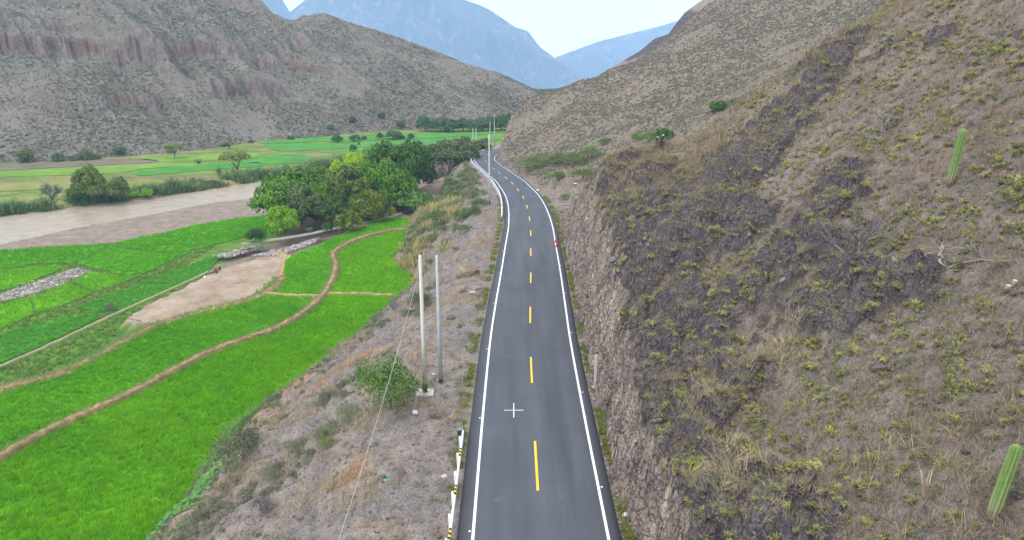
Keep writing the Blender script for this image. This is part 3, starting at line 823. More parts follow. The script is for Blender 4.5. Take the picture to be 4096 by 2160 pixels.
def paint_mat(name, c):
    n = NT(name, .6, .3)
    w = n.noise(9, 5, .7)
    n.col(n.mix(n.rng(w, .50, .72, 0, .6), n.mix(n.rng(n.noise(.6, 4, .6), .4, .7, 0, .35), c, tuple(.6 * x + .03 for x in c)), tuple(.45 * x + .03 for x in c)))
    return n.m
M_WHITE = paint_mat('white_paint', (.80, .81, .80)); M_YEL = paint_mat('yellow_paint', (.80, .50, .015)); M_PALE = paint_mat('pale_yellow_paint', (.78, .66, .36))
sr = np.arange(4.0 + S0, RS[-1] - 2, .8)
rc = road_at(sr); rs = road_side(sr)
offs = np.array([-EDGE_L - .12, -EDGE_L, -LINE_HALF - .12, -2.6, -1.3, 0, 1.3, 2.6, LINE_HALF + .12, EDGE_R, EDGE_R + .10])
crown = np.array([-.16, 0, .02, .035, .05, .055, .05, .035, .02, 0, -.16])
RXY = rc[:, None, :2] + rs[:, None, :] * offs[None, :, None]
me = grid_mesh('road', RXY[..., 0], RXY[..., 1], rc[:, 2:3] + crown[None, :])
fr = np.zeros(RXY.shape[:2]); fr[:, 0:2] = 1; fr[:, -2:] = 1
set_attr(me, 'fresh', fr)
road = obj('road', me, M_ASPH, kind='structure')
def rz(off): return float(np.interp(off, offs, crown))
def strip(name, s0, s1, off, w, mat, dz=.006, step=.8):
    s = np.arange(s0, s1 + 1e-6, step) if s1 - s0 > step else np.array([s0, s1])
    if s[-1] < s1 - .05: s = np.append(s, s1)
    c0 = road_at(s); r0 = road_side(s)
    L = c0[:, :2] + r0 * (off - w / 2); R_ = c0[:, :2] + r0 * (off + w / 2)
    V = np.concatenate([np.c_[L, c0[:, 2] + rz(off - w / 2) + dz], np.c_[R_, c0[:, 2] + rz(off + w / 2) + dz]])
    k = len(s); i = np.arange(k - 1)
    F = np.stack([i, i + k, i + k + 1, i + 1], -1)
    return obj(name, fast_mesh(name, V, F), mat, parent=road)
strip('edge_line', sr[0], sr[-1], -LINE_HALF, .15, M_WHITE)
strip('edge_line', sr[0], sr[-1], LINE_HALF, .15, M_WHITE)
DASH = [(23.0,27.9),(35.8,41.3),(49.9,54.85)] + [(62.9 + 13.6 * i, 67.7 + 13.6 * i) for i in range(17)]
for i, (y0, y1) in enumerate(DASH):
    ln = y1 - y0
    strip('centre_dash', S0 + y0, S0 + y1, 0.0, .15, M_YEL if i < 10 else M_PALE, .007, 1.0)
for s in np.arange(S0 + 20, S0 + 285, 12.2):           # raised studs beside the edge lines
    for sg in (-1, 1):
        p = road_at(s + (4 if sg > 0 else 0)); r_ = road_side(s + (4 if sg > 0 else 0)); o_ = sg * (LINE_HALF + .19)
        m = MB(); m.box((0, 0, .012), (.055, .05, .016)); m.box((0, 0, .032), (.04, .03, .006))
        obj('road_stud', m.mesh('road_stud'), M_WHITE, parent=road, loc=(p[0] + r_[0] * o_, p[1] + r_[1] * o_, p[2] + rz(o_)))
m = MB(); zc_ = float(road_at(S0 + 45.5)[2]) + rz(-1.3) + .010
m.box((.12, 45.5, zc_), (.66, .028, .003)); m.box((.12, 45.5, zc_ + .004), (.028, 1.05, .003))
obj('survey_cross', m.mesh('survey_cross'), M_WHITE, parent=road)

# ------------------------------------------------------------------ field sheets
def rice_mat(name, c, var=.25):
    n = NT(name, .75, .2)
    f = n.noise(.10, 4, .6); g = n.noise(2.6, 6, .75); h = n.noise(.5, 4, .6, n.mapped((1.5, .5, 1), (0, 0, .6)))
    c1 = n.mix(n.rng(f, .35, .65), tuple(x * (1 - var) for x in c), tuple(x * (1 + var * .6) for x in c))
    c1 = n.mix(n.rng(h, .45, .7, 0, .35), c1, (c[0] * .55, c[1] * .72, c[2] * 1.4))
    c1 = n.mix(n.rng(g, .3, .7), n.mix(1.0, c1, (.55, .6, .5), 'MULTIPLY'), n.mix(1.0, c1, (1.3, 1.25, 1.2), 'MULTIPLY'))
    n.col(c1); n.bump(n.noise(3.5, 6, .8), 1.0, .3)
    return n.m
R_BRIGHT = rice_mat('rice_bright', (.135, .42, .003)); R_MID = rice_mat('rice_mid', (.095, .36, .004)); R_DARK = rice_mat('rice_dark', (.075, .28, .014)); R_YEL = rice_mat('rice_yellow', (.16, .34, .010)); R_BROWN = rice_mat('fallow_brown', (.19, .15, .10)); R_FAR = rice_mat('rice_far', (.065, .26, .022)); R_FARY = rice_mat('rice_far_yellow', (.17, .30, .03)); R_OCH = rice_mat('rice_ochre', (.26, .25, .07))
def sheet(name, poly, z, mat, h=.10, smooth=3, parent=None):
    P = np.array([p + (0,) for p in poly], float)
    if smooth > 1:
        Q = np.vstack([P, P[:1]]); P = catmull(Q, smooth)[:-1]
    n_ = len(P)
    m = bmesh.new()
    top = [m.verts.new((p[0], p[1], z + h)) for p in P]; bot = [m.verts.new((p[0], p[1], z - .4)) for p in P]
    fc = m.faces.new(top)
    for i in range(n_): m.faces.new((top[i], bot[i], bot[(i + 1) % n_], top[(i + 1) % n_]))
    bmesh.ops.triangulate(m, faces=[fc])
    bmesh.ops.recalc_face_normals(m, faces=m.faces[:])
    me = bpy.data.meshes.new(name); m.to_mesh(me); m.free()
    return obj(name, me, mat, kind='structure')
ZA, ZB, ZF = -16.0, -18.5, -19.0
for p, m_ in ((P1, R_BRIGHT), (P2, R_MID), (P3, R_BRIGHT), (P4, R_MID)): sheet('rice_field', p, ZA, m_, .10, 1)
for p, m_ in ((U1, R_MID), (U2, R_MID), (U3, R_MID), (U5, R_BRIGHT), (U6, R_BRIGHT), (U7, R_BRIGHT), (U8, R_BRIGHT), (S1, R_DARK), (S2, R_DARK), (S3, R_DARK)): sheet('rice_field', p, ZB, m_, .18, 1)
for p, m_ in ((F1, R_FARY), (F2, R_FAR), (F3, R_BROWN), (F4, R_FARY), (F5, R_FAR), (F6, R_FAR), (F7, R_FAR), (F8, R_FAR), (F9, R_OCH)): sheet('field', p, ZF, m_, .2, 3)
n = NT('fallow_soil', .95, .1)
f = n.noise(.22, 6, .7); g = n.noise(2.2, 6, .75)
c = n.mix(n.rng(f, .35, .65), (.26, .19, .13), (.42, .33, .25)); c = n.mix(n.rng(g, .3, .7), n.mix(1.0, c, (.7, .7, .7), 'MULTIPLY'), n.mix(1.0, c, (1.2, 1.2, 1.2), 'MULTIPLY'))
c = n.mix(n.rng(n.noise(.16, 4, .7), .62, .72, 0, .7), c, (.16, .105, .075))
n.col(c); n.bump(g, .9, .25)
FJ = catmull([p + (0,) for p in FALLOW + FALLOW[:1]], 7)[:-1, :2]
FJ = FJ + 1.1 * np.c_[fbm(FJ[:, 0] * .35, FJ[:, 1] * .35, 3, 421), fbm(FJ[:, 0] * .35, FJ[:, 1] * .35, 3, 422)]
sheet('fallow_field', [tuple(q_) for q_ in FJ], -16.65, n.m, .12, 1)

# bunds between the paddies
n = NT('straw', .9, .1)
f = n.noise(1.2, 5, .7); g = n.noise(9, 5, .75, n.mapped((1, 1, 2)))
c = n.mix(n.rng(f, .35, .68), (.24, .165, .085), (.55, .41, .21)); c = n.mix(n.rng(g, .3, .7), n.mix(1.0, c, (.6, .6, .6), 'MULTIPLY'), n.mix(1.0, c, (1.3, 1.3, 1.3), 'MULTIPLY'))
n.col(c); n.bump(g, 1, .12); M_STRAW = n.m
M_GRASSY = rice_mat('bund_grass', (.20, .27, .05))
def bund(name, pts, z, w, h, mat, nz=.16):
    P = resample(catmull([p + (0,) for p in pts], 8)[:, :2], max(8, int(np.hypot(*np.diff(np.array(pts), axis=0).T).sum() / .45)))
    T = np.gradient(P, axis=0); T /= np.linalg.norm(T, axis=1)[:, None]; Nn = np.stack([T[:, 1], -T[:, 0]], -1)
    t = np.linspace(-1, 1, 9)
    s = np.arange(len(P)) * .45
    ww = w * (1 + .55 * fbm(s * .35, s * 0, 3, 411))
    X = P[:, None, 0] + Nn[:, None, 0] * t[None] * ww[:, None]; Y = P[:, None, 1] + Nn[:, None, 1] * t[None] * ww[:, None]
    Z = z + h * np.sqrt(np.clip(1 - t[None] ** 2, 0, 1)) * (1 + .3 * fbm(s * .5, s * 0 + 4, 3, 413)[:, None]) + nz * fbm(X * 1.7, Y * 1.7, 3, 417) - .05 * (np.abs(t[None]) > .99)
    return obj(name, grid_mesh(name, X, Y, Z), mat, kind='structure')
bund('earth_bund', BUND, ZA, .56, .74, M_STRAW, .26)
bund('earth_bund', BUND_W, ZA, .36, .58, M_STRAW, .06)
bund('earth_bund', BUND_E, ZA, .36, .58, M_STRAW, .06)
EDGE_A = [(-66,70)] + ZONE_A[1:12]
bund('straw_bank', EDGE_A, ZA - .15, 1.0, .55, M_STRAW, .25)
bund('straw_bank', [(-41.3,119),(-42.0,124),(-42.3,130),(-43.5,136),(-45.2,141.0),(-47.3,143.4)], -16.5, 1.0, .5, M_STRAW, .25)
M_CONC = plain('weathered_concrete', (.50, .48, .43), .9, .15, .2, 3)
bund('irrigation_channel', CANAL, ZB + .1, .24, .32, plain('channel_lining', (.33, .31, .17), .9, .1, .25, 2), .05)
TRACK = [(-57.5, 150), (-52, 153.5), (-48, 156.5), (-44, 160.2), (-40, 164.8), (-36.5, 168.5), (-32, 173), (-28, 180), (-25.5, 190)]
bund('dirt_track', TRACK, ZA - .05, .85, .14, plain('track_dust', (.29, .26, .225), .95, .05, .18, 1.2), .03)

# ------------------------------------------------------------------ vegetation meshes
def tuft_mesh(name, nb=12, spread=.35, wid=.05, lean=.45, seed=0, segs=2, hvar=.4):
    r = np.random.default_rng(seed); V = []; F = []; T = []
    for b in range(nb):
        an = r.uniform(0, 2 * math.pi); bx_, by_ = r.normal(0, spread * .45, 2)
        h = 1 - hvar * r.random(); l = lean * r.uniform(.2, 1.1)
        d = np.array([math.cos(an), math.sin(an), 0]); s_ = np.array([-d[1], d[0], 0]) * wid * r.uniform(.6, 1.2)
        t0 = r.random(); base = np.array([bx_, by_, 0]); i0 = len(V)
        for k in range(segs):
            t = k / segs
            c_ = base + d * l * t * t * 1.2 + np.array([0, 0, h * t])
            V += [c_ - s_ * (1 - .5 * t), c_ + s_ * (1 - .5 * t)]; T += [t0, t0]
        V.append(base + d * l * 1.2 + np.array([0, 0, h])); T.append(t0)
        for k in range(segs - 1):
            a_ = i0 + 2 * k; F.append((a_, a_ + 1, a_ + 3)); F.append((a_, a_ + 3, a_ + 2))
        a_ = i0 + 2 * (segs - 1); F.append((a_, a_ + 1, a_ + 2))
    me = fast_mesh(name, np.array(V), np.array(F), False); set_attr(me, 'tint', np.array(T))
    return me

def rosette_mesh(name, heads=1, nl=24, seed=0):
    r = np.random.default_rng(seed); V = []; F = []; T = []
    for hd in range(heads):
        c0 = np.zeros(3) if heads == 1 else np.array([r.normal(0, .40), r.normal(0, .40), r.uniform(0, .2)])
        sc = 1.0 if heads == 1 else r.uniform(.55, .95); t0 = r.uniform(.15, .85)
        for b in range(nl):
            an = 2 * math.pi * b / nl + r.normal(0, .15); el = r.uniform(.12, 1.4)
            L = sc * r.uniform(.75, 1.1); w = .085 * sc
            d = np.array([math.cos(an) * math.cos(el), math.sin(an) * math.cos(el), math.sin(el)]); s_ = np.array([-math.sin(an), math.cos(an), 0]) * w
            i0 = len(V); dn = np.array([0, 0, -1.0])
            P = [c0, c0 + d * L * .5 + np.array([0, 0, .04]), c0 + d * L + dn * .14 * L * math.cos(el)]
            V += [P[0] - s_ * .7, P[0] + s_ * .7, P[1] - s_, P[1] + s_, P[2]]; T += [t0 * .6, t0 * .6, t0, t0, min(1, t0 + .25)]
            F += [(i0, i0 + 1, i0 + 3), (i0, i0 + 3, i0 + 2), (i0 + 2, i0 + 3, i0 + 4)]
    me = fast_mesh(name, np.array(V), np.array(F), False); set_attr(me, 'tint', np.array(T))
    return me

def leaf_cloud(P, Nn, size, r, asp=1.7):
    """diamond leaves at P with normals Nn"""
    n_ = len(P)
    Nn = Nn / (np.linalg.norm(Nn, axis=1)[:, None] + 1e-9)
    ref = r.normal(size=(n_, 3)); u = np.cross(Nn, ref); u /= np.linalg.norm(u, axis=1)[:, None] + 1e-9; v = np.cross(Nn, u)
    sz = (size * r.uniform(.6, 1.25, n_))[:, None]
    V = np.stack([P - u * sz * asp * .5, P - v * sz * .5 - u * sz * .05, P + u * sz * asp * .5, P + v * sz * .5 - u * sz * .05], 1).reshape(-1, 3)
    F = np.arange(n_ * 4).reshape(-1, 4)
    return V, F

def crown_mesh(name, seed, clumps=42, per=95, leaf=.075, flat=1.0, hollow=.45, cr=(.22, .36)):
    r = np.random.default_rng(seed); Vs = []; Fs = []; Ts = []; o = 0
    lob = r.uniform(.8, 1.15, 7)
    for c_ in range(clumps):
        d = r.normal(size=3); d[2] = abs(d[2]) * 1.0 - .22; d /= np.linalg.norm(d)
        az = math.atan2(d[1], d[0]); lf = np.interp((az + math.pi) / (2 * math.pi) * 6, range(7), np.r_[lob[:6], lob[0]])
        rad = r.uniform(hollow, .80) * lf
        cen = d * rad * np.array([1, 1, .72 * flat]) + np.array([0, 0, .36])
        R_ = r.uniform(*cr) * (1.15 - .3 * rad); t0 = r.uniform(0, 1)
        q = r.normal(size=(per, 3)); q[:, 2] = np.abs(q[:, 2]) * 1.1 - .35; q /= np.linalg.norm(q, axis=1)[:, None]
        P = cen + q * R_ * np.array([1, 1, .72]) * r.uniform(.72, 1.05, (per, 1))
        V, F = leaf_cloud(P, q * .8 + r.normal(0, .45, (per, 3)) + np.array([0, 0, .35]), leaf, r)
        Vs.append(V); Fs.append(F + o); o += len(V)
        Ts.append(np.repeat(np.clip(.55 * t0 + .45 * r.random(per), 0, 1), 4))
    V = np.vstack(Vs); V[:, 2] = np.clip(V[:, 2], -.05, 1.3)
    me = fast_mesh(name, V, np.vstack(Fs), False); set_attr(me, 'tint', np.concatenate(Ts))
    return me

def branch_mesh(name, seed, levels=4, r0=.035, spread=.75, up=.5, kids=(3, 5), first=4, length=.5, sides=4):
    r = np.random.default_rng(seed); m = MB()
    def grow(p, d, L, rad, lev):
        n_ = 4; pts = [p]
        for k in range(n_):
            d = d + r.normal(0, .16, 3) + np.array([0, 0, .04]); d /= np.linalg.norm(d)
            pts.append(pts[-1] + d * L / n_)
        m.tube(pts, np.linspace(rad, rad * .55, n_ + 1), sides if lev < 2 else 3, False, r.random())
        if lev >= levels: return
        for k in range(r.integers(kids[0], kids[1] + 1)):
            i = r.integers(2, n_ + 1)
            nd = d + r.normal(0, spread, 3); nd[2] += up * .3; nd /= np.linalg.norm(nd)
            grow(pts[i], nd, L * r.uniform(.55, .85), rad * .55, lev + 1)
    for k in range(first):
        an = 2 * math.pi * k / first + r.uniform(-.5, .5); el = r.uniform(.35, 1.2)
        grow(np.zeros(3), np.array([math.cos(an) * math.cos(el), math.sin(an) * math.cos(el), math.sin(el) + up * .2]), length, r0, 1)
    return m.mesh(name, False, True)

def stone_mesh(name, seed, sub=2, rough=.28, flat=.7):
    bm = bmesh.new(); bmesh.ops.create_icosphere(bm, subdivisions=sub, radius=1)
    r = np.random.default_rng(seed); pl = r.normal(size=(9, 3)); pl /= np.linalg.norm(pl, axis=1)[:, None]; dd = r.uniform(.55, .9, 9)
    for v in bm.verts:
        c_ = np.array(v.co)
        for n_, d_ in zip(pl, dd):
            e = c_ @ n_ - d_
            if e > 0: c_ = c_ - n_ * e * .92
        c_ = c_ * (1 + rough * .3 * r.normal()) if sub < 2 else c_ + r.normal(0, .018, 3)
        v.co = c_ * np.array([1, 1, flat])
    me = bpy.data.meshes.new(name); bm.to_mesh(me); bm.free()
    return me

# ------------------------------------------------------------------ vegetation materials
L_RICE_B = leaf_mat('rice_leaf_bright', (.11, .39, .001), (.36, .70, .004), .42, .6, .28, True)
L_RICE_M = leaf_mat('rice_leaf_mid', (.085, .35, .002), (.26, .62, .005), .42, .6, .28, True)
L_RICE_D = leaf_mat('rice_leaf_dark', (.07, .29, .016), (.14, .44, .028), .45, .6, .2)
L_DRY = leaf_mat('dry_grass', (.24, .175, .10), (.55, .44, .27), .3, .8, .3)
L_GREY = leaf_mat('grey_twigs', (.17, .145, .13), (.36, .32, .29), .1, .9, .3)
L_ROS = leaf_mat('rosette_leaf', (.19, .19, .08), (.54, .53, .17), .3, .5, .3)
L_SCRUB = leaf_mat('dry_scrub', (.19, .175, .13), (.36, .325, .24), .2, .8, .35)
L_SCRUBG = leaf_mat('green_scrub', (.125, .14, .085), (.26, .275, .165), .25, .8, .35)
L_WEED = leaf_mat('roadside_weed', (.10, .15, .02), (.36, .37, .06), .3, .6, .4)
L_REED = leaf_mat('reed_leaf', (.06, .15, .035), (.22, .36, .11), .3, .6, .35)
L_CANE = leaf_mat('dry_cane', (.30, .25, .10), (.58, .48, .22), .3, .7, .3)
L_VINE = leaf_mat('vine_leaf', (.06, .20, .03), (.17, .38, .08), .25, .5, .2)
TREE_C = dict(mid=((0.046, 0.130, 0.008), (0.179, 0.355, 0.015)), deep=((0.030, 0.089, 0.011), (0.108, 0.226, 0.020)), olive=((0.063, 0.113, 0.014), (0.160, 0.228, 0.032)),
    lime=((0.190, 0.358, 0.003), (0.490, 0.672, 0.007)), lime2=((0.102, 0.275, 0.007), (0.299, 0.525, 0.012)), gold=((0.060, 0.114, 0.009), (0.218, 0.262, 0.022)), grey=((0.064, 0.106, 0.030), (0.152, 0.211, 0.058)),
    green=((0.064, 0.158, 0.026), (0.184, 0.323, 0.053)), greyg=((0.072, 0.116, 0.035), (0.184, 0.230, 0.069)), riv=((0.079, 0.138, 0.023), (0.264, 0.323, 0.053)), far=((0.047, 0.112, 0.035), (0.128, 0.217, 0.060)))
L_TREE = {k_: leaf_mat('leaf_' + k_, a_, b_, .25, .5, .12) for k_, (a_, b_) in TREE_C.items()}
L_FEATH = leaf_mat('feathery_leaf', (.075, .125, .02), (.23, .32, .07), .35, .6, .25)
L_SHRUB = leaf_mat('shrub_leaf', (.035, .10, .012), (.13, .26, .04), .3, .5, .2)
M_BARK = plain('bark', (.13, .10, .08), .95, .05, .35, 8)
M_DEAD = leaf_mat('dead_wood', (.13, .105, .105), (.30, .26, .25), .0, .9, .2)
M_PURP = leaf_mat('bare_twigs', (.085, .065, .075), (.19, .155, .165), .0, .9, .2)
M_ROCK = NT('loose_rock', .95, .08)
n = M_ROCK; f = n.noise(3, 5, .65); c = n.mix(n.rng(f, .3, .7), (.13, .108, .098), (.30, .26, .235)); g = n.mix(n.rand(), (.6, .6, .62), (1.5, 1.4, 1.35)); n.col(n.mix(1.0, c, g, 'MULTIPLY')); n.bump(n.noise(6, 6, .7), .8, .15)
M_ROCK = n.m
M_PALE_ROCK = plain('pale_rock', (.52, .48, .43), .9, .1, .3, 3)

# ------------------------------------------------------------------ scatter of uncountable growth
def scatter(name, src_me, mat, P, scl, rot, label=None, cat=None):
    """one stuff object: instances of one small mesh on points"""
    if len(src_me.materials) == 0: src_me.materials.append(mat)
    src = bpy.data.objects.new(name + '_source', src_me)
    me = bpy.data.meshes.new(name)
    P = np.asarray(P, np.float32)
    me.vertices.add(len(P)); me.vertices.foreach_set('co', P.ravel())
    set_attr(me, 'scl', scl)
    a = me.attributes.new('rot', 'FLOAT_VECTOR', 'POINT'); a.data.foreach_set('vector', np.asarray(rot, np.float32).ravel())
    o = obj(name, me, None, kind='stuff', label=label, cat=cat)
    ng = bpy.data.node_groups.new(name, 'GeometryNodeTree')
    ng.interface.new_socket('Geometry', in_out='INPUT', socket_type='NodeSocketGeometry')
    ng.interface.new_socket('Geometry', in_out='OUTPUT', socket_type='NodeSocketGeometry')
    gi = ng.nodes.new('NodeGroupInput'); go = ng.nodes.new('NodeGroupOutput')
    ip = ng.nodes.new('GeometryNodeInstanceOnPoints'); oi = ng.nodes.new('GeometryNodeObjectInfo')
    oi.inputs['Object'].default_value = src; oi.inputs['As Instance'].default_value = True
    s1 = ng.nodes.new('GeometryNodeInputNamedAttribute'); s1.data_type = 'FLOAT'; s1.inputs[0].default_value = 'scl'
    s2 = ng.nodes.new('GeometryNodeInputNamedAttribute'); s2.data_type = 'FLOAT_VECTOR'; s2.inputs[0].default_value = 'rot'
    ng.links.new(gi.outputs[0], ip.inputs['Points']); ng.links.new(oi.outputs['Geometry'], ip.inputs['Instance'])
    ng.links.new(s2.outputs[0], ip.inputs['Rotation']); ng.links.new(s1.outputs[0], ip.inputs['Scale'])
    ng.links.new(ip.outputs[0], go.inputs[0])
    md = o.modifiers.new('scatter', 'NODES'); md.node_group = ng
    return o

def yaw(n_, tilt=.12):
    return np.c_[rng.normal(0, tilt, n_), rng.normal(0, tilt, n_), rng.uniform(0, 6.283, n_)]

def in_view(x, y, z, mx=40, my=40):
    cp, sp = math.cos(PITCH), math.sin(PITCH)
    dz = np.asarray(z) - CAM_H
    dep = y * cp - dz * sp
    px = 512 + 731 * x / np.maximum(dep, .1); py = 270 + 731 * (-dz * cp - y * sp) / np.maximum(dep, .1)
    return (dep > 3) & (px > -mx) & (px < 1024 + mx) & (py > -my) & (py < 540 + my), dep

def poly_points(poly, dens, jit=True):
    A_ = np.array(poly); x0, y0 = A_.min(0); x1, y1 = A_.max(0)
    n_ = int((x1 - x0) * (y1 - y0) * dens)
    x = rng.uniform(x0, x1, n_); y = rng.uniform(y0, y1, n_)
    k_ = in_poly(x, y, poly); x, y = x[k_], y[k_]
    v_, _ = in_view(x, y, np.full(len(x), ZA), 30, 60)
    return x[v_], y[v_]

# rice: tufts in the near paddies
for poly, mt, dens, z_, h_ in ((P1, L_RICE_B, 15, ZA, .62), (P2, L_RICE_M, 13, ZA, .60), (P3, L_RICE_B, 10, ZA, .62), (P4, L_RICE_M, 9, ZA, .60)):
    x, y = poly_points(poly, dens)
    e = np.minimum(line_dist(x, y, BUND) - .2, np.minimum(line_dist(x, y, BUND_W), line_dist(x, y, BUND_E))); k_ = e > .42; x, y = x[k_], y[k_]
    hh = h_ * (1 + .22 * fbm(x * .12, y * .12, 3, 501)) * rng.uniform(.8, 1.15, len(x))
    scatter('rice', tuft_mesh('rice_tuft', 13, .32, .035, .5, 500 + int(dens)), mt, np.c_[x, y, np.full(len(x), z_ + .03)], hh, yaw(len(x), .1))
for i_, (pl, mt) in enumerate((((U1, U2, U3), L_RICE_M), ((U5, U6, U7, U8), L_RICE_B), ((S1, S2, S3), L_RICE_D))):
    xs, ys = zip(*[poly_points(p_, 6) for p_ in pl]); x = np.concatenate(xs); y = np.concatenate(ys)
    scatter('rice', tuft_mesh('rice_tuft', 12, .5, .06, .5, 520 + i_), mt, np.c_[x, y, np.full(len(x), ZB + .1)], rng.uniform(.4, .62, len(x)), yaw(len(x), .1))
# rough grass on the strips between the plots
x = rng.uniform(-125, -52, 26000); y = rng.uniform(70, 186, 26000)
pl_all = (U1, U2, U3, U5, U6, U7, U8, S1, S2, S3, STONES, FALLOW, P2)
k_ = sdist(x, y, ZONE_A) > .8
for p_ in pl_all: k_ &= ~in_poly(x, y, p_)
k_ &= y < np.interp(x, [p[0] for p in SHORE], [p[1] for p in SHORE]) - .3
k_ &= ~((y > 139) & (x > -66)) & (line_dist(x, y, CANAL) > .5)
x, y = x[k_], y[k_]
scatter('rough_grass', tuft_mesh('grass_tuft', 12, .5, .06, .7, 540), leaf_mat('grass_leaf', (.07, .18, .02), (.27, .36, .07), .3, .6, .3), np.c_[x, y, np.full(len(x), ZB)], rng.uniform(.3, .7, len(x)), yaw(len(x)))
# straw lying on the bunds
def along(pts, n_, w, smooth=8):
    P = resample(catmull([p + (0,) for p in pts], smooth)[:, :2], 400); i = rng.integers(0, 400, n_)
    return P[i] + rng.normal(0, w, (n_, 2))
Pb = along(BUND, 4200, .32); Pe = along(EDGE_A, 2600, .55); Pf = along(FALLOW[-5:] + FALLOW[8:10], 200, .6)
XY = np.vstack([Pb, Pe]); zz_ = np.r_[np.full(len(Pb), ZA + .42), np.full(len(Pe), ZA + .22)]
scatter('straw_litter', tuft_mesh('straw_tuft', 9, .5, .035, 1.6, 550, 2), L_DRY, np.c_[XY, zz_], rng.uniform(.22, .5, len(XY)), yaw(len(XY), .5))
Pg = along(EDGE_A, 1500, .7); Pg[:, 0] -= .6
scatter('weeds', tuft_mesh('weed_tuft', 14, .6, .08, .7, 555), L_RICE_D, np.c_[Pg, np.full(len(Pg), ZA - .3)], rng.uniform(.35, .75, len(Pg)), yaw(len(Pg), .2))

# ---- the right-hand hillside
def hill_pts(n_, y0, y1, x0, x1, power=1.0):
    u_ = rng.random(n_); y = y0 * (y1 / y0) ** (u_ ** power); x = rng.uniform(x0, x1, n_)
    return x, y
xh, yh = hill_pts(90000, 9, 108, 6, 62)
zh, rk, ct, dd_ = hill_z(xh, yh)
vis, dep = in_view(xh, yh, zh)
cl_ = fbm(xh * .22, yh * .22, 3, 601) + .35 * fbm(xh * .7, yh * .7, 2, 603)
m1 = vis & (ct < .25) & (dd_ > 1.5)
# rosettes, in loose groups
ros = m1 & (rng.random(len(xh)) < .36 * sst(-.35, .40, cl_ + .10) * (1 - .40 * rk) * np.clip(dep / 30, .75, 1.35))
rx, ry, rzz, rd = xh[ros], yh[ros], zh[ros], dep[ros]
rsz = np.clip(rng.lognormal(-1.62, .42, len(rx)), .08, .50)
big_ = rng.random(len(rx)) < .38
ros_me = [rosette_mesh('rosette', 1, 26, 1), rosette_mesh('rosette', 1, 22, 2), rosette_mesh('rosette', 5, 18, 3), rosette_mesh('rosette', 7, 16, 4), rosette_mesh('rosette', 4, 20, 5)]
for q_ in ros_me: q_.materials.append(L_ROS)
app = rsz * np.where(big_, 1.5, 1.0) / rd
tt_ = np.linspace(.15, .97, 30)
occ = np.zeros(len(rx), bool)
for t_ in tt_:
    zz2, _, _, _ = hill_z(rx * t_, ry * t_)
    occ |= zz2 > CAM_H + (rzz + .3 - CAM_H) * t_ + .05
strict, _ = in_view(rx, ry, rzz, -8, -8)
order = np.argsort(-(app * (~occ) * strict))
pick = order[:300]
rest = np.setdiff1d(np.arange(len(rx)), pick)
for j_, i_ in enumerate(pick):
    v_ = ros_me[(2 + j_ % 3) if big_[i_] else j_ % 2]
    o = obj('rosette_plant', v_, None, label='spiky yellow green rosette plant growing on the dry rocky hillside', cat='plant', group='rosette plants on the near hillside', loc=(rx[i_], ry[i_], rzz[i_] - .02))
    o.rotation_euler = (rng.normal(0, .15), -.35 + rng.normal(0, .15), rng.uniform(0, 6.28)); s_ = rsz[i_] * (1.0 if not big_[i_] else .85); o.scale = (s_, s_, s_ * .95)
scatter('rosette_undergrowth', ros_me[2].copy(), L_ROS, np.c_[rx, ry, rzz][rest], rsz[rest] * .9, yaw(len(rest), .25))
# dry grass, twigs and stones on the same slope
g_ = m1 & (rng.random(len(xh)) < .75 * sst(-.6, .4, -cl_ + .9 * fbm(xh * .1, yh * .1, 2, 607) + .25))
gx_, gy_, gz_ = xh[g_], yh[g_], zh[g_]
scatter('dry_grass', tuft_mesh('dry_tuft', 11, .7, .022, .75, 610), L_DRY, np.c_[gx_, gy_, gz_ - .02], rng.uniform(.16, .5, len(gx_)) * (1 + .9 * sst(60, 80, gy_)), yaw(len(gx_), .3))
g_ = m1 & (rng.random(len(xh)) < .34 * (1 - .3 * rk)); 
scatter('dry_twigs', branch_mesh('twig', 611, 3, .022, .9, .3, (2, 3), 4, .45, 3), L_GREY, np.c_[xh, yh, zh][g_], rng.uniform(.25, .62, g_.sum()), yaw(g_.sum(), .35))
g_ = m1 & (rng.random(len(xh)) < .16)
scatter('green_herbs', crown_mesh('herb', 612, 9, 22, .13, .8), leaf_mat('herb_leaf', (.15, .165, .10), (.30, .31, .19), .3, .8, .3), np.c_[xh, yh, zh - .05][g_], rng.uniform(.10, .28, g_.sum()), yaw(g_.sum(), .2))
g_ = (vis & (dd_ > .6)) & (rng.random(len(xh)) < .13)
scatter('hillside_stones', stone_mesh('stone', 613, 1), M_ROCK, np.c_[xh, yh, zh][g_], np.clip(rng.lognormal(-2.6, .55, g_.sum()), .03, .4), yaw(g_.sum(), .5))
# scrub on the middle hill
xh2 = rng.uniform(-4, 140, 90000); yh2 = rng.uniform(98, 345, 90000)
zh2, rk2, ct2, dd2 = hill_z(xh2, yh2)
vis2, dep2 = in_view(xh2, yh2, zh2)
m2 = vis2 & (dd2 > 1.0) & (ct2 < .6)
fl_ = sst(-.25, .35, fbm(xh2 * .06, yh2 * .06, 3, 621) + .4 * sst(150, 230, yh2) - .15)
g_ = m2 & (rng.random(len(xh2)) < .62 * fl_ + .10)
scatter('hill_scrub', crown_mesh('scrub', 622, 9, 14, .20, .8), L_SCRUB, np.c_[xh2, yh2, zh2 - .05][g_], rng.uniform(.22, .55, g_.sum()), yaw(g_.sum(), .2))
g_ = m2 & (rng.random(len(xh2)) < .13)
scatter('hill_grass', tuft_mesh('dry_tuft', 10, .8, .05, .8, 623), L_DRY, np.c_[xh2, yh2, zh2][g_], rng.uniform(.3, .8, g_.sum()), yaw(g_.sum(), .2))
g_ = m2 & (rng.random(len(xh2)) < .05)
